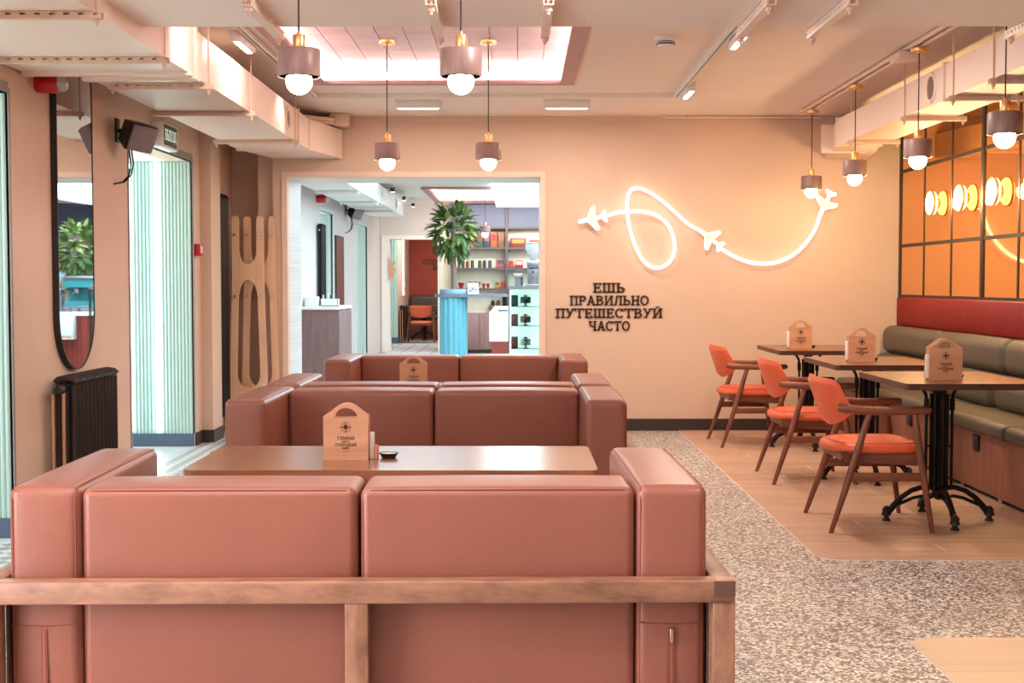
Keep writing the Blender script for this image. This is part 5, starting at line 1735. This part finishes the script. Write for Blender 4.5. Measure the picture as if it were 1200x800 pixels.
# wall shelving
YS = Y2 - 0.02
sh = thing('shelf_wall', 'dark framed shelf wall with cream backing in the next room', 'shelving', (0, YS, 0))
xs0, xs1 = aY(531, 300, YS).x, 3.8
MB().box(xs0, xs1, -0.03, 0.0, 0.70, 2.20).build('backing', M['cream'], sh, smooth=False)
xd = aY(594, 300, YS).x
for x in (xs0, xd, xd + 0.92, xd + 1.85, xd + 2.78):
    MB().box(x - 0.022, x + 0.022, -0.33, -0.03, 0.0, ZC - 0.02).build('upright', M['shelf_dark'], sh, smooth=False)
zsh = [aY(560, v, YS - 0.3).z for v in (338.5, 314.5, 290.5, 266.5)]
for z in zsh:
    MB().box(xs0, xs1, -0.32, -0.031, z - 0.022, z + 0.012).build('shelf_board', M['shelf_dark'], sh, smooth=False)
for a, b in ((xs0, xd), (xd, xd + 0.92), (xd + 0.92, xd + 1.85), (xd + 1.85, xs1)):
    MB().box(a + 0.025, b - 0.025, -0.30, -0.28, zsh[3] + 0.014, ZC - 0.02).build('panel', M['navy'], sh, smooth=False)
    lo = MB().box(a + 0.025, b - 0.025, -0.36, -0.03, 0.06, 0.70).build('base_unit', M['mauve_wood'], sh, smooth=False)
    w = (b - a - 0.05) / 2
    for k in range(2):
        d = MB().bev(a + 0.028 + k * w, a + 0.022 + (k + 1) * w, -0.38, -0.361, 0.07, 0.69, 0.003).build('door', M['mauve_wood'], lo)
MB().box(xs0, xs1, -0.34, -0.03, 0.0, 0.06).build('plinth', M['black'], sh, smooth=False)
names = {0: 'lowest', 1: 'middle', 2: 'upper'}


def goods(level, u0, u1, v_top, kind, col, label):
    Yg = YS - 0.18
    z0 = zsh[level] + 0.0125
    A, B = aY(u0, 300, Yg), aY(u1, 300, Yg)
    top = max(0.03, aY(560, v_top, Yg).z - z0)
    w = (B.x - A.x) / 2
    loc = ((A.x + B.x) / 2, Yg, z0)
    if kind == 'box':
        t = thing('gift_box', label, 'box', loc, group='gift boxes on the shelf wall')
        MB().bev(-w, w, -0.05, 0.05, 0, top, 0.003).build('carton', PAL[col], t)
        MB().box(-w * 0.75, w * 0.75, -0.0515, -0.050, top * 0.45, top * 0.85).build('printed_label', PAL[{'rust': 'yellow', 'orange': 'red', 'green': 'rust', 'teal': 'orange', 'pink': 'teal', 'navy': 'pink', 'brown': 'orange', 'red': 'white', 'yellow': 'green', 'white': 'rust'}[col]], t, smooth=False)
    else:
        t = thing('mug' if kind == 'mug' else 'bowl', label, kind, loc, group='%ss on the shelf wall' % kind)
        r = w * (0.78 if kind == 'mug' else 1)
        if kind == 'mug':
            MB().lathe([(0.0, 0.0), (r * .95, 0.0), (r, 0.01), (r, top), (r * .9, top), (r * .88, 0.02), (0.0, 0.015)], 16).build('cup_body', PAL[col], t)
            MB().tube([(r, 0, top * .8), (r * 1.45, 0, top * .7), (r * 1.45, 0, top * .35), (r, 0, top * .25)], r * .12, 6).build('handle', PAL[col], t)
        else:
            MB().lathe([(0.0, 0.0), (r * .5, 0.0), (r * .75, top * .4), (r, top), (r * .93, top), (r * .65, top * .4), (0.0, 0.02)], 18).build('bowl_body', PAL[col], t)
            MB().lathe([(r * 1.0, top), (r * 1.02, top + .006), (r * .93, top + .006)], 18).build('rim', PAL['white'], t)


for (lv, u0, u1, vt, kind, col, lb_) in (
        (2, 549, 558, 273, 'box', 'rust', 'rust coloured gift box at the left end of the upper shelf, beside the leaves'),
        (2, 559, 566, 273, 'box', 'green', 'green gift box on the upper shelf behind the small pendant'),
        (2, 567, 574, 273, 'box', 'navy', 'dark navy gift box on the upper shelf right of the green box'),
        (2, 575, 582.5, 272, 'box', 'orange', 'tall orange gift box on the upper shelf'),
        (2, 584, 591.5, 272, 'box', 'brown', 'tall brown gift box on the upper shelf next to the upright'),
        (2, 597.5, 616.5, 279, 'box', 'rust', 'wide rust gift box on the upper shelf right of the upright'),
        (2, 620, 632, 281, 'box', 'orange', 'orange gift box on the upper shelf above the coffee grinder'),
        (1, 535.5, 540, 306, 'mug', 'orange', 'orange mug at the left end of the middle shelf'),
        (1, 540.5, 545, 306, 'mug', 'green', 'green mug on the middle shelf, second from left'),
        (1, 545.5, 550, 306, 'mug', 'rust', 'rust mug on the middle shelf, third from left'),
        (1, 551, 556, 305, 'mug', 'teal', 'teal mug on the middle shelf, fourth from left'),
        (1, 559.5, 564.5, 305, 'mug', 'green', 'green mug on the middle shelf, fifth from left'),
        (1, 565, 570, 305, 'mug', 'navy', 'navy mug on the middle shelf, sixth from left'),
        (1, 571.5, 576.5, 305, 'mug', 'teal', 'teal mug on the middle shelf left of the pink box'),
        (1, 581, 592, 303, 'box', 'pink', 'pink gift box on the middle shelf left of the upright'),
        (1, 596, 602, 305, 'box', 'orange', 'small orange gift box on the middle shelf right of the upright'),
        (1, 604, 613, 305, 'box', 'red', 'red gift box on the middle shelf behind the mixing bowl'),
        (0, 537, 544, 331, 'bowl', 'red', 'red bowl at the left end of the lowest shelf'),
        (0, 548.5, 555, 330, 'bowl', 'red', 'red bowl on the lowest shelf behind the calendar'),
        (0, 556, 563, 330, 'bowl', 'red', 'red bowl on the lowest shelf just right of the calendar'),
        (0, 565, 569, 332, 'bowl', 'red', 'small red bowl on the lowest shelf, left one of a close pair'),
        (0, 570, 574, 332, 'bowl', 'red', 'small red bowl on the lowest shelf, right one of a close pair'),
        (0, 580.5, 586, 329, 'box', 'yellow', 'yellow box at the right end of the lowest shelf'),
        (0, 586.5, 592, 329, 'box', 'orange', 'orange box at the right end of the lowest shelf')):
    goods(lv, u0, u1, vt, kind, col, lb_)
ss = thing('wall_shelf', 'small brown wall shelf under the shelf wall boards', 'shelf', (aY(581, 357, YS - .1).x, YS - 0.05, aY(581, 361.5, YS - .1).z))
MB().bev(-0.12, 0.12, -0.14, 0.02, 0.0, 0.06, 0.004).build('shelf_board', PAL['brown'], ss)
for dx, c_, l_ in ((-0.05, 'navy', 'dark small jar on the small brown wall shelf'), (0.04, 'orange', 'orange small jar on the small brown wall shelf')):
    j = thing('jar', l_, 'jar', (ss.location.x + dx, YS - 0.1, ss.location.z + 0.061), group='jars on the small wall shelf')
    MB().lathe([(0.0, 0.0), (0.03, 0.0), (0.033, 0.02), (0.03, 0.06), (0.02, 0.07), (0.0, 0.07)], 14).build('jar_body', PAL[c_], j)
    MB().lathe([(0.022, 0.07), (0.022, 0.085), (0.0, 0.087)], 12).build('lid', PAL['green'], j)

# ================================================================== END ROOM
eb = thing('wall_bench', 'dark grey bench and padded back along the red end wall', 'bench', (-1.4, 29.2, 0))
MB().box(-1.0, 1.8, -0.30, 0.28, 0.0, 0.42).build('base', M['bench_wood'], eb, smooth=False)
MB().rbox(-1.0, 1.8, -0.34, 0.28, 0.42, 0.52, 0.04, 3, 3).build('seat_cushion', M['olive'], eb)
MB().rbox(-1.0, 1.8, 0.08, 0.28, 0.50, 0.95, 0.07, 3, 3).build('back_cushion', M['olive'], eb)
et = copy_thing(b1, 'dark bistro table behind the orange chair in the end room', (-1.98, 28.08, 0))
rd3 = copy_thing(rd, 'dark column radiator on the left wall of the end room', (-2.42, 27.12, 0.0))
l3 = thing('wall_light', 'narrow vertical glowing wall light in the end room', 'wall light', (-2.42, 27.6, 0.95))
MB().bev(0.0, 0.03, -0.05, 0.05, 0.0, 1.28, 0.004).build('backplate', M['white'], l3)
MB().bev(0.03, 0.045, -0.035, 0.035, 0.02, 1.26, 0.004).build('diffuser', M['ledw'], l3)
wl3 = thing('wall_lettering', 'dark Cyrillic lettering on the red end wall', 'lettering')
for word, x0, x1, yb_, yt_ in (('ОТКРЫВАЙ', 495, 536, 310, 304), ('МИР', 507.5, 523, 316.5, 311)):
    A, B = aY(x0, yb_, 29.5), aY(x1, yt_, 29.5)
    for polys in text_polys(word, B.x - A.x, B.z - A.z, (A.x + B.x) / 2, A.z):
        m = MB()
        for q in polys:
            m.prism(q, 29.485, 29.5, 'xz')
        m.build('letter', M['text'], wl3, smooth=False)
rebase(wl3, (-1.7, 29.49, 1.5))
pa = thing('wall_ornament', 'beige wooden plane ornament on the frame of the far opening', 'ornament', (aY(460, 314, Y2 - .05).x, Y2 - 0.04, aY(460, 314, Y2).z))
MB().prism([(-0.06, 0.2), (-0.02, 0.10), (0.06, 0.12), (0.01, 0.02), (0.06, -0.02), (0.0, -0.20), (-0.05, -0.20), (-0.06, 0.0)], -0.01, 0.015, 'xz').build('ornament_board', M['ply'], pa, smooth=False)

# labels that only unique kinds carry need no group
for o in sc.objects:
    if o.parent is None and o.get('group') is not None:
        same = [p for p in sc.objects if p.parent is None and p.get('group') == o['group']]
        if len(same) < 2:
            del o['group']
